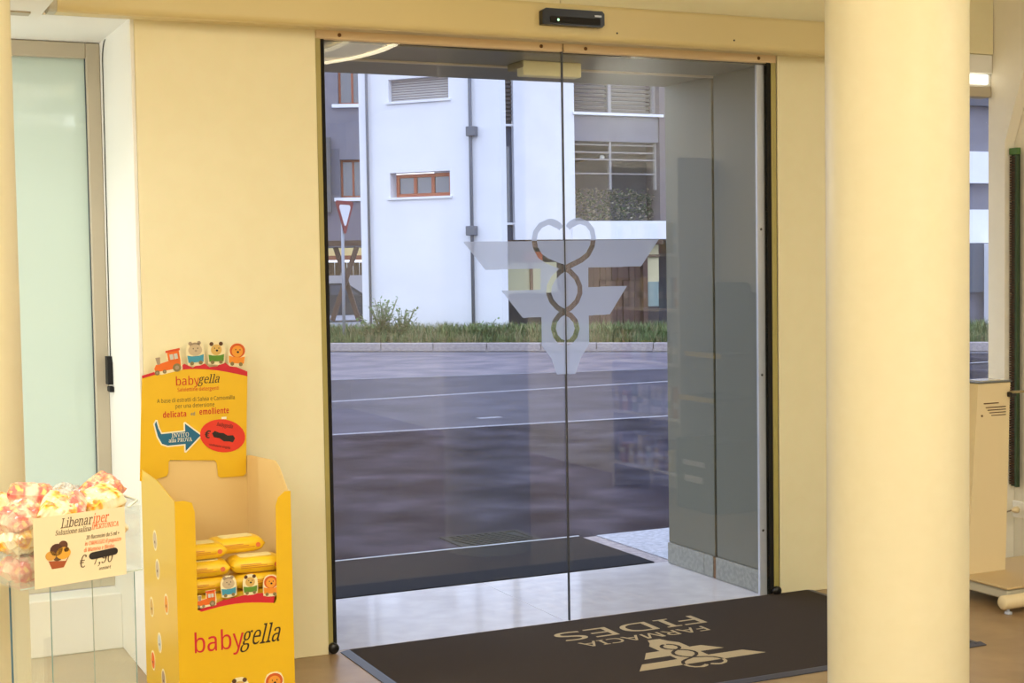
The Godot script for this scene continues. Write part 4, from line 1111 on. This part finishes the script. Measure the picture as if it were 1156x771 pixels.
func street() -> void:
	# paving beside the street mat, asphalt, painted lines
	var pav := structure("floor_pavement", bx(Vector3(-6.0, -0.2, -1.68), Vector3(8.0, -0.008, -0.871)), M.kerb)
	var slab := []
	for k in 3: slab.append(bake(bx(Vector3(0, 0, 0), Vector3(0.396, 0.006, 0.401), 0.002)))
	for i in 18:
		for j in 2:
			var x := -1.95 + 0.4 * i
			if x > 0.0 and x < 1.9: continue
			if x > -0.4 and x < 0.3: x = -0.345
			if x < -0.3 and i > 4: continue
			share(pav, "paving_slab", slab[(i + j) % 3], M.paving, Transform3D(Basis(), Vector3(x, -0.008, -1.678 + 0.403 * j)))
	var st := flat()
	var far_a := KERB - KERB_DIR * 45.0
	var far_b := KERB + KERB_DIR * 28.0
	prism(st, PackedVector2Array([Vector2(-32, 1.69), Vector2(29, 1.69), Vector2(far_b.x, -far_b.z), Vector2(far_a.x, -far_a.z), Vector2(-40, -far_a.z)]), -0.3, 0.0, Transform3D(Basis(Vector3(1, 0, 0), Vector3(0, 0, -1), Vector3(0, 1, 0)), Vector3(0, ROAD, 0)))
	var road := structure("floor_road", st, M.asphalt)
	var lines := [[375, 491, 750, 470, 0.08, 8.0], [375, 429, 640, 420, 0.07, 6.0], [372, 398.3, 750, 398.3, 0.14, 14.0], [540, 472.5, 565, 471, 0.1, 0.0], [715, 433, 748, 431, 0.1, 6.0]]
	for l in lines:
		var a := ground_point(l[0], l[1], ROAD)
		var b := ground_point(l[2], l[3], ROAD)
		var d := (b - a).normalized()
		part(road, "painted_line", ribbon(a - d * l[5], b + d * l[5], l[4], ROAD + 0.001, ROAD + 0.004), M.paint)
	var far_sheen := grained(noise_tex(0.015, [[0.1, c8(96, 92, 108)], [0.5, c8(116, 110, 124)], [0.9, c8(136, 126, 136)]], 52, FastNoiseLite.TYPE_SIMPLEX, 6), 0.12, 0.5, null, 0.0, 0.3)
	part(road, "far_sheen_lane", ground_patch([[200, 434.5], [900, 410.5], [900, 398], [200, 398]]), far_sheen)  # far lane: pinkish asphalt, with grazing sheen lightened into its colour
	var middle_sheen := grained(noise_tex(0.015, [[0.1, c8(62, 60, 74)], [0.9, c8(84, 81, 96)]], 53, FastNoiseLite.TYPE_SIMPLEX, 6), 0.12, 0.45, null, 0.0, 0.17)
	part(road, "middle_sheen_lane", ground_patch([[200, 501], [900, 461.6], [900, 411], [200, 435]]), middle_sheen)  # grazing sheen of the mid road, put into the colour
	# kerb stones
	var kb := structure("kerb", bx(Vector3(-30, -0.3, 0.0), Vector3(28, 0.02, 0.14), 0.0, Transform3D(Basis(KERB_DIR, Vector3.UP, -KERB_BACK), KERB + KERB_BACK * 0.16)), M.kerb)
	var ks := bake(bx(Vector3(0, -0.03, 0), Vector3(0.985, 0.125, 0.15), 0.012))
	for k in 34:
		share(kb, "kerb_stone", ks, M.kerb, Transform3D(Basis(KERB_DIR, Vector3.UP, -KERB_BACK), KERB + KERB_DIR * (k - 9.0) + KERB_BACK * 0.16))
	structure("floor_yard", bx(Vector3(-30, -1.2, -60), Vector3(70, -0.45, 0.0), 0.0, Transform3D(Basis(KERB_DIR, Vector3.UP, -KERB_BACK), KERB + KERB_BACK * 2.3)), M.yard)
	# drain cover by the street mat
	var dr := thing("drain_cover", "cast iron drain cover in the asphalt beyond the street mat", "drain cover", Vector3(1.56, ROAD, -1.97))
	var iron := mat(c8(58, 58, 58), 0.8, 0.0, 0.2)
	var ring := flat()
	box(ring, Vector3(-0.24, 0.0, -0.2), Vector3(0.24, 0.006, -0.17), 0.001)
	box(ring, Vector3(-0.24, 0.0, 0.17), Vector3(0.24, 0.006, 0.2), 0.001)
	box(ring, Vector3(-0.24, 0.0, -0.17), Vector3(-0.21, 0.006, 0.17), 0.001)
	box(ring, Vector3(0.21, 0.0, -0.17), Vector3(0.24, 0.006, 0.17), 0.001)
	part(dr, "frame", ring, iron)
	part(dr, "plate", bx(Vector3(-0.21, 0.0, -0.17), Vector3(0.21, 0.001, 0.17)), M.dull_black)
	for k in 9:
		part(dr, "bar", bx(Vector3(-0.012, 0.001, -0.165), Vector3(0.012, 0.007, 0.165), 0.002, Transform3D(Basis(Vector3.UP, 0.25), Vector3(-0.17 + 0.0425 * k, 0, 0))), iron)

# ---------------------------------------------------------------- houses across the street
class Facade:
	var o: Vector3
	var d: Vector3
	var n: Vector3
	var host
	func _init(h, origin: Vector3, along: Vector3) -> void:
		host = h; o = origin; d = along.normalized(); n = d.cross(Vector3.UP)
	func xf() -> Transform3D:
		return Transform3D(Basis(d, Vector3.UP, n), o)
	func uy(px: float, py: float) -> Vector2:               # where the line of sight meets the facade
		var r: Vector3 = host.ray(px, py)
		var t: float = (o - host.EYE).dot(n) / r.dot(n)
		var p: Vector3 = host.EYE + r * t
		return Vector2((p - o).dot(d), p.y)
	func rect(px0: float, py0: float, px1: float, py1: float, z0: float, z1: float, bev := 0.0) -> SurfaceTool:
		var m := (px0 + px1) / 2.0
		var a := uy(px0, (py0 + py1) / 2.0).x
		var b := uy(px1, (py0 + py1) / 2.0).x
		return host.bx(Vector3(a, uy(m, py1).y, z0), Vector3(b, uy(m, py0).y, z1), bev, xf())
	func slab(u0: float, y0: float, u1: float, y1: float, z0: float, z1: float) -> SurfaceTool:
		return host.bx(Vector3(u0, y0, z0), Vector3(u1, y1, z1), 0.0, xf())

func pierced(f: Facade, u0: float, y0: float, u1: float, y1: float, holes: Array, z0: float, z1: float) -> SurfaceTool:
	# a wall slab with rectangular openings
	var us := [u0, u1]
	var ys := [y0, y1]
	for h in holes:
		us.append_array([h[0], h[2]]); ys.append_array([h[1], h[3]])
	us.sort(); ys.sort()
	var st := flat()
	for j in ys.size() - 1:
		var start := -1.0e9
		for i in us.size() - 1:
			var c := Vector2((us[i] + us[i + 1]) / 2, (ys[j] + ys[j + 1]) / 2)
			var open := false
			for h in holes: open = open or (c.x > h[0] and c.x < h[2] and c.y > h[1] and c.y < h[3])
			if open or us[i + 1] - us[i] < 1e-4 or ys[j + 1] - ys[j] < 1e-4: continue
			box(st, Vector3(us[i], ys[j], z0), Vector3(us[i + 1], ys[j + 1], z1), 0.0, f.xf())
	return st

func hole(f: Facade, px0: float, py0: float, px1: float, py1: float) -> Array:
	var m := (px0 + px1) / 2
	var a := f.uy(px0, (py0 + py1) / 2); var b := f.uy(px1, (py0 + py1) / 2)
	return [a.x, f.uy(m, py1).y, b.x, f.uy(m, py0).y]

func wooden_window(parent: Node, f: Facade, h: Array, lights: int, z: float, frame: Material, glass: Material) -> void:
	var fw := 0.07
	var st := flat()
	var xf := f.xf()
	box(st, Vector3(h[0], h[1], z), Vector3(h[2], h[1] + fw, z + 0.06), 0.006, xf)
	box(st, Vector3(h[0], h[3] - fw, z), Vector3(h[2], h[3], z + 0.06), 0.006, xf)
	for k in lights + 1:
		var u: float = lerpf(h[0], h[2] - fw, k / float(lights))
		box(st, Vector3(u, h[1] + fw, z), Vector3(u + fw, h[3] - fw, z + 0.06), 0.006, xf)
	var w := part(parent, "window", st, frame)
	for k in lights:
		var a: float = lerpf(h[0], h[2] - fw, k / float(lights)) + fw
		var b: float = lerpf(h[0], h[2] - fw, (k + 1) / float(lights))
		part(w, "pane", bx(Vector3(a, h[1] + fw, z + 0.015), Vector3(b, h[3] - fw, z + 0.03), 0.0, xf), glass)

func drain_pipe(parent: Node, f: Facade, px: float, boxes: Array, r := 0.034) -> void:
	var u := f.uy(px, 250).x
	var pts := [f.xf() * Vector3(u, -0.45, 0.07), f.xf() * Vector3(u, 8.0, 0.07)]
	var st := round_()
	tube(st, pts, r, 10)
	var p := part(parent, "drain_pipe", st, M.pipe)
	for py in boxes:
		var c := f.uy(px, py)
		part(p, "junction_box", bx(Vector3(c.x - 0.095, c.y - 0.09, 0.0), Vector3(c.x + 0.095, c.y + 0.09, 0.15), 0.008, f.xf()), M.pipe)

func houses() -> void:
	# white block with drain pipes
	var fa := Facade.new(self, Vector3(9.58, 0, -20.55), Vector3(cos(deg_to_rad(50.0)), 0, sin(deg_to_rad(50.0))))
	var t := thing("white_house", "white rendered house block with two grey drain pipes", "building")
	var u0 := fa.uy(408.5, 250).x
	var u1 := fa.uy(566.0, 250).x
	var h1 := hole(fa, 438.3, 87.5, 506, 113)
	var h2 := hole(fa, 440.5, 194, 508, 222)
	part(t, "wall", pierced(fa, u0, -0.5, u1, 8.2, [h1, h2], -0.26, 0.0), M.render_white)
	part(t, "corner_strip", fa.slab(u0, -0.5, fa.uy(416.5, 250).x, 8.2, 0.0, 0.035), M.render_white)
	drain_pipe(t, fa, 418.5, [], 0.026)
	drain_pipe(t, fa, 534.5, [148.5, 260.5])
	# upper window closed by a roller shutter: single slats
	var shut := part(t, "roller_shutter", bx(Vector3(h1[0], h1[1], -0.16), Vector3(h1[2], h1[3], -0.14), 0.0, fa.xf()), M.slat)
	var rows := 9
	for k in rows:
		var y: float = lerpf(h1[1], h1[3], k / float(rows))
		part(shut, "slat", bx(Vector3(h1[0], y + 0.004, -0.138), Vector3(h1[2], y + (h1[3] - h1[1]) / rows - 0.004, -0.118), 0.006, fa.xf()), M.shutter)
	wooden_window(t, fa, [h2[0] + 0.08, h2[1], h2[2], h2[3] - 0.03], 3, -0.16, M.window_wood, M.far_glass)
	for h in [h1, h2]:
		part(t, "window_sill", bx(Vector3(h[0] - 0.05, h[1] - 0.05, -0.1), Vector3(h[2] + 0.05, h[1] - 0.002, 0.04), 0.004, fa.xf()), M.render_white)
	# garage wing: white pier, louvred and barred bays, dark timber below
	var fc := Facade.new(self, Vector3(12.0, 0, -20.9), Vector3(1, 0, 0))
	var g := thing("garage_house", "grey and white house with louvred bays and brown timber doors", "building")
	var fb := Facade.new(self, Vector3(12.0, 0, -20.87), Vector3(1, 0, 0))
	part(g, "white_pier", fb.slab(fb.uy(580.5, 200).x, fb.uy(612, 270.5).y, fb.uy(649, 200).x, 8.2, -0.1, 0.0), M.render_white)
	var left := fc.uy(560, 200).x
	var right := fc.uy(752, 200).x + 1.5
	# real rooms behind the openings: rear wall, side walls, floors and a roof
	part(g, "rear_wall", fc.slab(left, -0.5, right, 8.2, -2.7, -2.5), M.render_grey)
	part(g, "side_wall", fc.slab(left - 0.2, -0.5, left, 8.2, -2.7, -0.31), M.render_grey)
	part(g, "side_wall", fc.slab(right, -0.5, right + 0.2, 8.2, -2.7, -0.31), M.render_grey)
	part(g, "roof_slab", fc.slab(left, 8.0, right, 8.2, -2.5, 0.0), M.render_grey)
	for fl in [160.0, 270.0]:
		var fy0 := fc.uy(700, fl).y
		part(g, "floor_slab", fc.slab(left, fy0, right, fy0 + 0.24, -2.5, -0.51), M.render_grey)
	# bay between block and pier
	var gap := [[60, 140, M.slat], [142.5, 165, M.render_dark], [165, 251, M.far_glass], [254, 272, M.render_dark]]
	for b in gap:
		part(g, "bay_panel", fc.rect(566, b[0], 586, b[1], -0.3, -0.08), b[2])
	for y in [141.2, 252.5]: part(g, "white_ledge", fc.rect(566, y - 1.2, 586, y + 1.2, -0.3, 0.0), M.render_white)
	for k in 16: part(g, "louvre_slat", fc.rect(566, 64 + 4.6 * k, 586, 66.6 + 4.6 * k, -0.08, -0.04), M.slat)
	part(g, "shopfront_lintel", fc.rect(566, 270.8, 645, 279, -0.38, -0.05), M.brown_wood)
	part(g, "shop_sign", fc.rect(600, 284, 620, 294, -0.38, -0.3), mat(c8(172, 74, 40), 0.6))
	part(g, "lit_window", fc.rect(577, 296, 637, 331, -0.38, -0.33), mat(c8(186, 182, 148), 0.4))
	part(g, "window_post", fc.rect(606, 296, 609, 331, -0.33, -0.29), mat(c8(112, 84, 70), 0.6))
	part(g, "shop_pillar", fc.rect(566, 279, 576.5, 400, -0.38, -0.1), mat(c8(150, 148, 150), 0.9))
	# louvred bay
	var ub := fc.uy(649, 200).x
	var ue := fc.uy(747, 200).x
	for col in [[647, 689.5], [692.5, 739]]:
		for k in 17:
			var y: float = 50.0 + 4.6 * k
			part(g, "louvre_slat", fc.rect(col[0], y, col[1], y + 2.9, -0.24, -0.18), M.slat)
	for px in [691, 741]: part(g, "louvre_post", fc.rect(px - 1.6, 40, px + 1.6, 127.5, -0.26, -0.12), mat(c8(150, 146, 148), 0.6))
	part(g, "grey_jamb", fc.rect(743, 40, 752, 249, -0.5, 0.05), mat(c8(118, 108, 112), 0.9))
	part(g, "white_ledge", fc.rect(645, 128, 747, 131, -0.5, 0.08), M.render_white)
	part(g, "grey_parapet", fc.rect(645, 131.5, 743, 160, -0.5, 0.0), M.render_grey)
	# barred bay with a globe lamp
	for y in [163.5, 172, 180, 196]: part(g, "rail_bar", fc.rect(645, y - 0.8, 741, y + 0.8, -0.1, -0.06), mat(c8(140, 134, 136), 0.6))
	for px in [690.5, 741.5]: part(g, "rail_post", fc.rect(px - 1.2, 160, px + 1.2, 214, -0.12, -0.05), mat(c8(150, 146, 148), 0.6))
	var lamp := round_()
	var gp := fc.uy(685, 177)
	var prof := []
	for k in 9: prof.append(Vector2(sin(PI * k / 8.0) * 0.055, -cos(PI * k / 8.0) * 0.055))
	lathe(lamp, prof, 14, fc.xf() * Transform3D(Basis(), Vector3(gp.x, gp.y, -0.2)))
	part(g, "globe_lamp", lamp, mat(c8(224, 224, 220), 0.3))
	part(g, "lamp_arm", fc.rect(684.3, 176, 685.7, 178, -2.5, -0.25), M.slat)
	# gabion of stones behind the railing
	var stones := MultiMesh.new()
	stones.transform_format = MultiMesh.TRANSFORM_3D
	stones.use_colors = true
	var sm := SphereMesh.new()
	sm.radius = 0.5; sm.height = 1.0; sm.radial_segments = 7; sm.rings = 4
	stones.mesh = sm
	var a := fc.uy(646, 211); var b := fc.uy(744, 249)
	stones.instance_count = 900
	var tones := [Color(0.07, 0.08, 0.06), Color(0.12, 0.12, 0.1), Color(0.22, 0.2, 0.16), Color(0.34, 0.31, 0.26), Color(0.05, 0.07, 0.05), Color(0.1, 0.14, 0.08)]
	for k in 900:
		var p := fc.xf() * Vector3(rng.randf_range(a.x, b.x), rng.randf_range(b.y + 0.02, a.y + rng.randf_range(-0.12, 0.02)), rng.randf_range(-0.4, -0.16))
		stones.set_instance_transform(k, Transform3D(Basis.from_euler(Vector3(rng.randf() * 6, rng.randf() * 6, 0)).scaled(Vector3(0.05, 0.036, 0.045) * rng.randf_range(0.6, 1.3)), p))
		stones.set_instance_color(k, tones[rng.randi() % tones.size()])
	var sv := mat(Color.WHITE, 0.9)
	sv.vertex_color_use_as_albedo = true
	var gi := MultiMeshInstance3D.new()
	gi.name = "gabion_stones"
	gi.multimesh = stones
	gi.material_override = sv
	gi.set_meta("kind", "stuff")
	g.add_child(gi)
	part(g, "white_band", fc.rect(645, 249.5, 760, 270, -0.5, 0.05), M.render_white)
	# timber doors below the band: single boards
	part(g, "door_backing", fc.rect(645, 270, 736, 400, -0.4, -0.36), M.brown_wood)
	part(g, "door_lintel", fc.rect(645, 270.5, 750, 276, -0.36, -0.05), M.brown_wood)
	var px := 646.0
	while px < 734.0:
		var wide := 6.6
		for row in [[276, 316], [317.2, 372]]:
			part(g, "door_board", fc.rect(px, row[0], px + wide - 0.5, row[1], -0.35, -0.32 + 0.01 * (rng.randi() % 3)), M.brown_wood)
		px += wide
	part(g, "timber_post", fc.rect(732, 276, 737, 372, -0.34, -0.2), M.brown_wood)
	part(g, "side_wall", fc.rect(737.5, 276, 752, 318, -0.36, -0.3), mat(c8(206, 196, 158), 0.9))
	part(g, "side_beam", fc.rect(737.5, 287, 752, 290, -0.3, -0.24), mat(c8(80, 62, 54), 0.9))
	part(g, "side_pane", fc.rect(738.5, 318, 752, 346, -0.36, -0.3), mat(c8(132, 150, 146), 0.3))
	part(g, "side_plinth", fc.rect(737.5, 346, 752, 400, -0.36, -0.28), mat(c8(70, 62, 62), 0.9))
	# next house along the street, seen through the right-hand window
	var fd := Facade.new(self, Vector3(22.0, 0, -20.4), Vector3(1, 0, 0))
	var nb := thing("banded_house", "house with grey and white bands and white posts", "building")
	part(nb, "wall", fd.slab(-6.0, -0.5, 9.0, 9.0, -0.6, -0.4), M.render_grey)
	for band in [[100, 118, M.render_dark], [170, 206, M.render_white], [236, 274, M.render_white], [274, 330, mat(c8(92, 96, 108), 0.8)]]:
		var y0 := fd.uy(1108, band[1]).y; var y1 := fd.uy(1108, band[0]).y
		part(nb, "wall_band", fd.slab(-5.9, y0, 8.9, y1 - 0.003, -0.4, -0.2), band[2])
	for k in 10: part(nb, "white_post", fd.slab(-5.6 + 1.5 * k, -0.5, -5.25 + 1.5 * k, fd.uy(1108, 275).y, -0.19, 0.1), M.render_white)
	# grey house far behind on slanted struts
	var fg := Facade.new(self, at_depth(386, 300, 50.0) * Vector3(1, 0, 1), Vector3(0.905, 0, 0.425))
	var q := thing("grey_house", "grey house raised on crossed struts far down the yard", "building")
	var w1 := hole(fg, 381, 60, 412, 117.5)
	var w2 := hole(fg, 384, 180, 412, 223)
	var base_y := fg.uy(386, 279).y
	part(q, "wall", pierced(fg, fg.uy(40, 200).x, base_y, fg.uy(430, 200).x, 13.0, [w1, w2, hole(fg, 250, 60, 290, 117.5), hole(fg, 250, 180, 290, 223), hole(fg, 130, 60, 170, 117.5), hole(fg, 130, 180, 170, 223)], -0.5, 0.0), M.render_grey)
	part(q, "dark_plinth_band", fg.rect(292, 168.5, 383.5, 221, 0.0, 0.02), mat(c8(104, 104, 118), 0.9))
	part(q, "dark_lower_band", fg.rect(40, 230, 430, 277, 0.0, 0.03), mat(c8(116, 110, 122), 0.9))
	part(q, "meter_box", fg.rect(340, 156, 374, 240, 0.03, 0.25), mat(c8(96, 96, 100), 0.8))
	part(q, "wall_behind", fg.rect(30, 20, 430, 282, -0.9, -0.52), M.render_grey)
	var far_windows := [w1, w2, hole(fg, 250, 60, 290, 117.5), hole(fg, 250, 180, 290, 223), hole(fg, 130, 60, 170, 117.5), hole(fg, 130, 180, 170, 223)]
	for w in far_windows:
		wooden_window(q, fg, [w[0], w[1], w[2], w[3]], 2, -0.3, M.window_wood, M.far_glass)
		part(q, "window_sill", bx(Vector3(w[0] - 0.2, w[1] - 0.12, -0.2), Vector3(w[2] + 0.2, w[1] - 0.004, 0.12), 0.0, fg.xf()), M.render_white)
	var wood := mat(c8(78, 56, 50), 0.8)
	for s in [[377.5, 279, 404, 362], [402.5, 279, 375, 362], [257.5, 279, 284, 362], [282.5, 279, 255, 362], [137.5, 279, 164, 362], [162.5, 279, 135, 362]]:
		var c := fg.uy(s[0], s[1]); var e := fg.uy(s[2], s[3])
		var dir := Vector3(e.x - c.x, e.y - c.y, 0).normalized()
		var len := Vector2(e.x - c.x, e.y - c.y).length()
		var zo := -0.3 if s[2] > s[0] else -0.05
		part(q, "slanted_strut", bx(Vector3(0, -0.08, -0.09), Vector3(len, 0.08, 0.09), 0.01, fg.xf() * Transform3D(Basis(dir, Vector3(-dir.y, dir.x, 0), Vector3(0, 0, 1)), Vector3(c.x, c.y, zo))), wood)
	part(q, "floor_beam", fg.rect(40, 274, 430, 280, -0.45, 0.05), wood)
	# courtyard wall behind the struts
	var fy := Facade.new(self, at_depth(386, 300, 62.0) * Vector3(1, 0, 1), Vector3(0.905, 0, 0.425))
	var y := thing("courtyard_wall", "cream yard wall with a brown timber fence behind the struts", "wall")
	part(y, "cream_wall", fy.rect(20, 230, 440, 291, -0.3, 0.0), M.render_cream)
	part(y, "tile_course", fy.rect(20, 291, 440, 296, -0.3, 0.12), mat(c8(150, 92, 70), 0.8))
	for k in 58:
		part(y, "fence_board", fy.rect(28 + 7.0 * k, 296.2, 34.4 + 7.0 * k, 313, -0.1, 0.0), mat(c8(88, 70, 52), 0.9))
	part(y, "low_wall", fy.rect(20, 313.3, 440, 352, -0.2, 0.05), mat(c8(178, 174, 176), 0.9))
	part(y, "far_ground_wall", fy.rect(20, 352, 440, 372, -0.2, 0.02), mat(c8(150, 148, 154), 0.9))

# ---------------------------------------------------------------- grass verge
func verge() -> void:
	var soil := structure("ground_verge", bx(Vector3(-30, -0.5, -2.2), Vector3(28, 0.1, 0.0), 0.0, Transform3D(Basis(KERB_DIR, Vector3.UP, -KERB_BACK), KERB + KERB_BACK * 0.165)), M.soil)
	soil.name = "ground_verge"
	var st := flat()
	var g := RandomNumberGenerator.new()
	g.seed = 77
	for k in 9:                                          # one tuft: nine bent blades
		var a := g.randf() * TAU
		var lean := Vector3(cos(a), 0, sin(a)) * g.randf_range(0.05, 0.2)
		var foot := Vector3(g.randf_range(-0.07, 0.07), 0, g.randf_range(-0.07, 0.07))
		var h := g.randf_range(0.16, 0.34)
		var side := Vector3(-sin(a), 0, cos(a)) * 0.011
		var mid := foot + lean * 0.35 + Vector3(0, h * 0.6, 0)
		var tip := foot + lean + Vector3(0, h, 0)
		quad(st, foot - side, foot + side, mid + side * 0.8, mid - side * 0.8)
		tri(st, mid - side * 0.8, mid + side * 0.8, tip)
	var mm := MultiMesh.new()
	mm.transform_format = MultiMesh.TRANSFORM_3D
	mm.use_colors = true
	mm.mesh = bake(st)
	var n := 9000
	mm.instance_count = n
	var tones := [Color(0.09, 0.15, 0.045), Color(0.12, 0.18, 0.06), Color(0.07, 0.12, 0.04), Color(0.18, 0.22, 0.08), Color(0.24, 0.22, 0.11)]
	for k in n:
		var u := rng.randf_range(-8.0, 22.0)
		var v := pow(rng.randf(), 1.2) * 1.9
		var s := rng.randf_range(0.55, 1.15) * (1.0 if v > 0.35 else 0.6)
		mm.set_instance_transform(k, Transform3D(Basis(Vector3.UP, rng.randf() * TAU).scaled(Vector3(s, s, s)), KERB + KERB_DIR * u + KERB_BACK * (0.25 + v) + Vector3(0, 0.095, 0)))
		mm.set_instance_color(k, tones[rng.randi() % tones.size()] if v > 0.4 or rng.randf() < 0.6 else tones[3 + rng.randi() % 2])
	var m := mat(Color.WHITE, 0.8)
	m.vertex_color_use_as_albedo = true
	m.backlight_enabled = true
	m.backlight = Color(0.3, 0.3, 0.2)
	var o := MultiMeshInstance3D.new()
	o.name = "grass"
	o.multimesh = mm
	o.material_override = m
	add_child(o)
	tag(o, "unmown green grass on the verge across the street", "grass", "", "stuff")
	# tall weeds against the white house
	var leafm := mat(c8(96, 122, 70), 0.8)
	leafm.backlight_enabled = true
	leafm.backlight = Color(0.3, 0.34, 0.2)
	var stemm := mat(c8(112, 118, 78), 0.8)
	for w in [[433, 0.72, 40], [455, 0.55, 26], [417, 0.42, 18], [548, 0.4, 14]]:
		var foot := ground_point(w[0], 386.2, 0.1)
		var t := thing("tall_weed", {433: "tallest bushy weed on the verge before the white house", 455: "lower bushy weed beside the tallest one on the verge", 417: "small bushy weed between the road sign and the tallest weed", 548: "low weed on the verge by the second drain pipe"}[w[0]], "weed", foot, 0.0, "weeds on the verge")
		var leaves := flat()
		var stems := round_()
		for k in w[2]:
			var a := rng.randf() * TAU
			var top := Vector3(cos(a) * rng.randf_range(0.05, 0.34), w[1] * rng.randf_range(0.6, 1.15), sin(a) * rng.randf_range(0.05, 0.3))
			var mid := top * 0.5 + Vector3(0, 0.05, 0)
			tube(stems, [Vector3(0, 0, 0), mid, top], 0.006, 5)
			for j in 12:
				var p: Vector3 = Vector3.ZERO.lerp(top, 0.25 + 0.75 * j / 11.0) + Vector3(rng.randf_range(-0.04, 0.04), rng.randf_range(-0.02, 0.02), rng.randf_range(-0.04, 0.04))
				var dir := Vector3(rng.randf_range(-1, 1), rng.randf_range(-0.2, 0.6), rng.randf_range(-1, 1)).normalized() * 0.08
				var sd := dir.cross(Vector3.UP).normalized() * 0.026
				quad(leaves, p, p + dir * 0.5 + sd, p + dir, p + dir * 0.5 - sd)
		part(t, "stems", stems, stemm)
		part(t, "leaves", leaves, leafm)

# ---------------------------------------------------------------- road sign and car
func street_furniture() -> void:
	var s := thing("road_sign", "red and white triangular yield sign on a grey pole", "road sign", at_depth(388.5, 384, 27.6) * Vector3(1, 0, 1) + Vector3(0, 0.1, 0))
	var foot := s.position
	var top := at_depth(391, 229, 27.6)
	var h := top.y - foot.y
	var pole := round_()
	tube(pole, [Vector3(0, -0.1, 0), Vector3(0.02, h, 0)], 0.03, 12)
	part(s, "pole", pole, mat(c8(150, 154, 166), 0.4, 0.3))
	var turn := Basis(Vector3.UP, deg_to_rad(-25.0 + 69.0))
	var plate := Transform3D(turn, Vector3(0.02, h, 0) + turn * Vector3(0.0, 0, 0.04))
	var tri_ := func(r: float) -> PackedVector2Array:
		var p := PackedVector2Array()
		var c := Vector2(0, -0.19)
		for k in 3:
			var v := c + Vector2(0, -1).rotated(TAU * k / 3.0) * (r - 0.05)
			for i in 5: p.append(v + Vector2(0, -0.05).rotated(TAU * k / 3.0 - PI / 3 + PI * 2 / 3 * i / 4.0))
		return p
	part(s, "border_plate", pr(tri_.call(0.39), 0.0, 0.012, plate), mat(c8(126, 22, 38), 0.5))
	part(s, "white_field", pr(tri_.call(0.245), 0.012, 0.016, plate), mat(c8(224, 226, 236), 0.5))
	part(s, "bracket", bx(Vector3(-0.05, -0.22, -0.02), Vector3(0.05, -0.18, 0.0), 0.0, plate), M.silver)
	# parked car behind the struts
	var at := at_depth(378, 300, 54.5) * Vector3(1, 0, 1) + Vector3(0, -0.45, 0)
	var c := thing("parked_car", "dark grey parked car behind the crossed struts", "car", at, deg_to_rad(-25.0 + 200.0))
	var paint := mat(c8(44, 50, 64), 0.2, 0.3)
	paint.clearcoat_enabled = true
	var body := PackedVector2Array([Vector2(-2.0, 0.25), Vector2(2.0, 0.25), Vector2(2.08, 0.45), Vector2(2.02, 0.85), Vector2(1.75, 0.95), Vector2(-0.95, 0.95), Vector2(-1.9, 0.78), Vector2(-2.08, 0.5)])
	var cabin := PackedVector2Array([Vector2(-0.95, 0.95), Vector2(1.8, 0.95), Vector2(1.45, 1.32), Vector2(1.0, 1.42), Vector2(-0.05, 1.42), Vector2(-0.35, 1.34)])
	part(c, "body", pr(body, -0.85, 0.85), paint)
	part(c, "roof_and_pillars", pr(cabin, -0.72, 0.72), paint)
	for z in [0.721, -0.729]:
		part(c, "side_window", pr(PackedVector2Array([Vector2(-0.72, 0.99), Vector2(0.35, 0.99), Vector2(0.35, 1.34), Vector2(-0.08, 1.34), Vector2(-0.3, 1.28)]), z, z + 0.008), M.far_glass)
		part(c, "side_window", pr(PackedVector2Array([Vector2(0.43, 0.99), Vector2(1.55, 0.99), Vector2(1.3, 1.28), Vector2(0.95, 1.34), Vector2(0.43, 1.34)]), z, z + 0.008), M.far_glass)
	part(c, "windscreen", pr(PackedVector2Array([Vector2(-0.97, 0.97), Vector2(-0.94, 0.97), Vector2(-0.34, 1.35), Vector2(-0.37, 1.36)]), -0.66, 0.66), M.far_glass)
	for x in [-1.3, 1.3]:
		for z in [-0.86, 0.68]:
			var w := round_()
			lathe(w, [Vector2(0.0, 0.0), Vector2(0.3, 0.0), Vector2(0.32, 0.03), Vector2(0.32, 0.16), Vector2(0.3, 0.19), Vector2(0.0, 0.19)], 22, Transform3D(Basis(Vector3.RIGHT, PI / 2), Vector3(x, 0.32, z)))
			var tyre := part(c, "wheel", w, M.dull_black)
			var r := round_()
			lathe(r, [Vector2(0.0, -0.004), Vector2(0.19, -0.004), Vector2(0.19, 0.194), Vector2(0.0, 0.194)], 16, Transform3D(Basis(Vector3.RIGHT, PI / 2), Vector3(x, 0.32, z)))
			part(tyre, "rim", r, M.silver)
	for z in [-0.7, 0.5]: part(c, "tail_lamp", bx(Vector3(2.0, 0.62, z), Vector3(2.07, 0.8, z + 0.2), 0.01), mat(c8(220, 60, 90), 0.3))
	for z in [-0.7, 0.5]: part(c, "head_lamp", bx(Vector3(-2.05, 0.58, z), Vector3(-1.93, 0.72, z + 0.2), 0.01), M.silver)
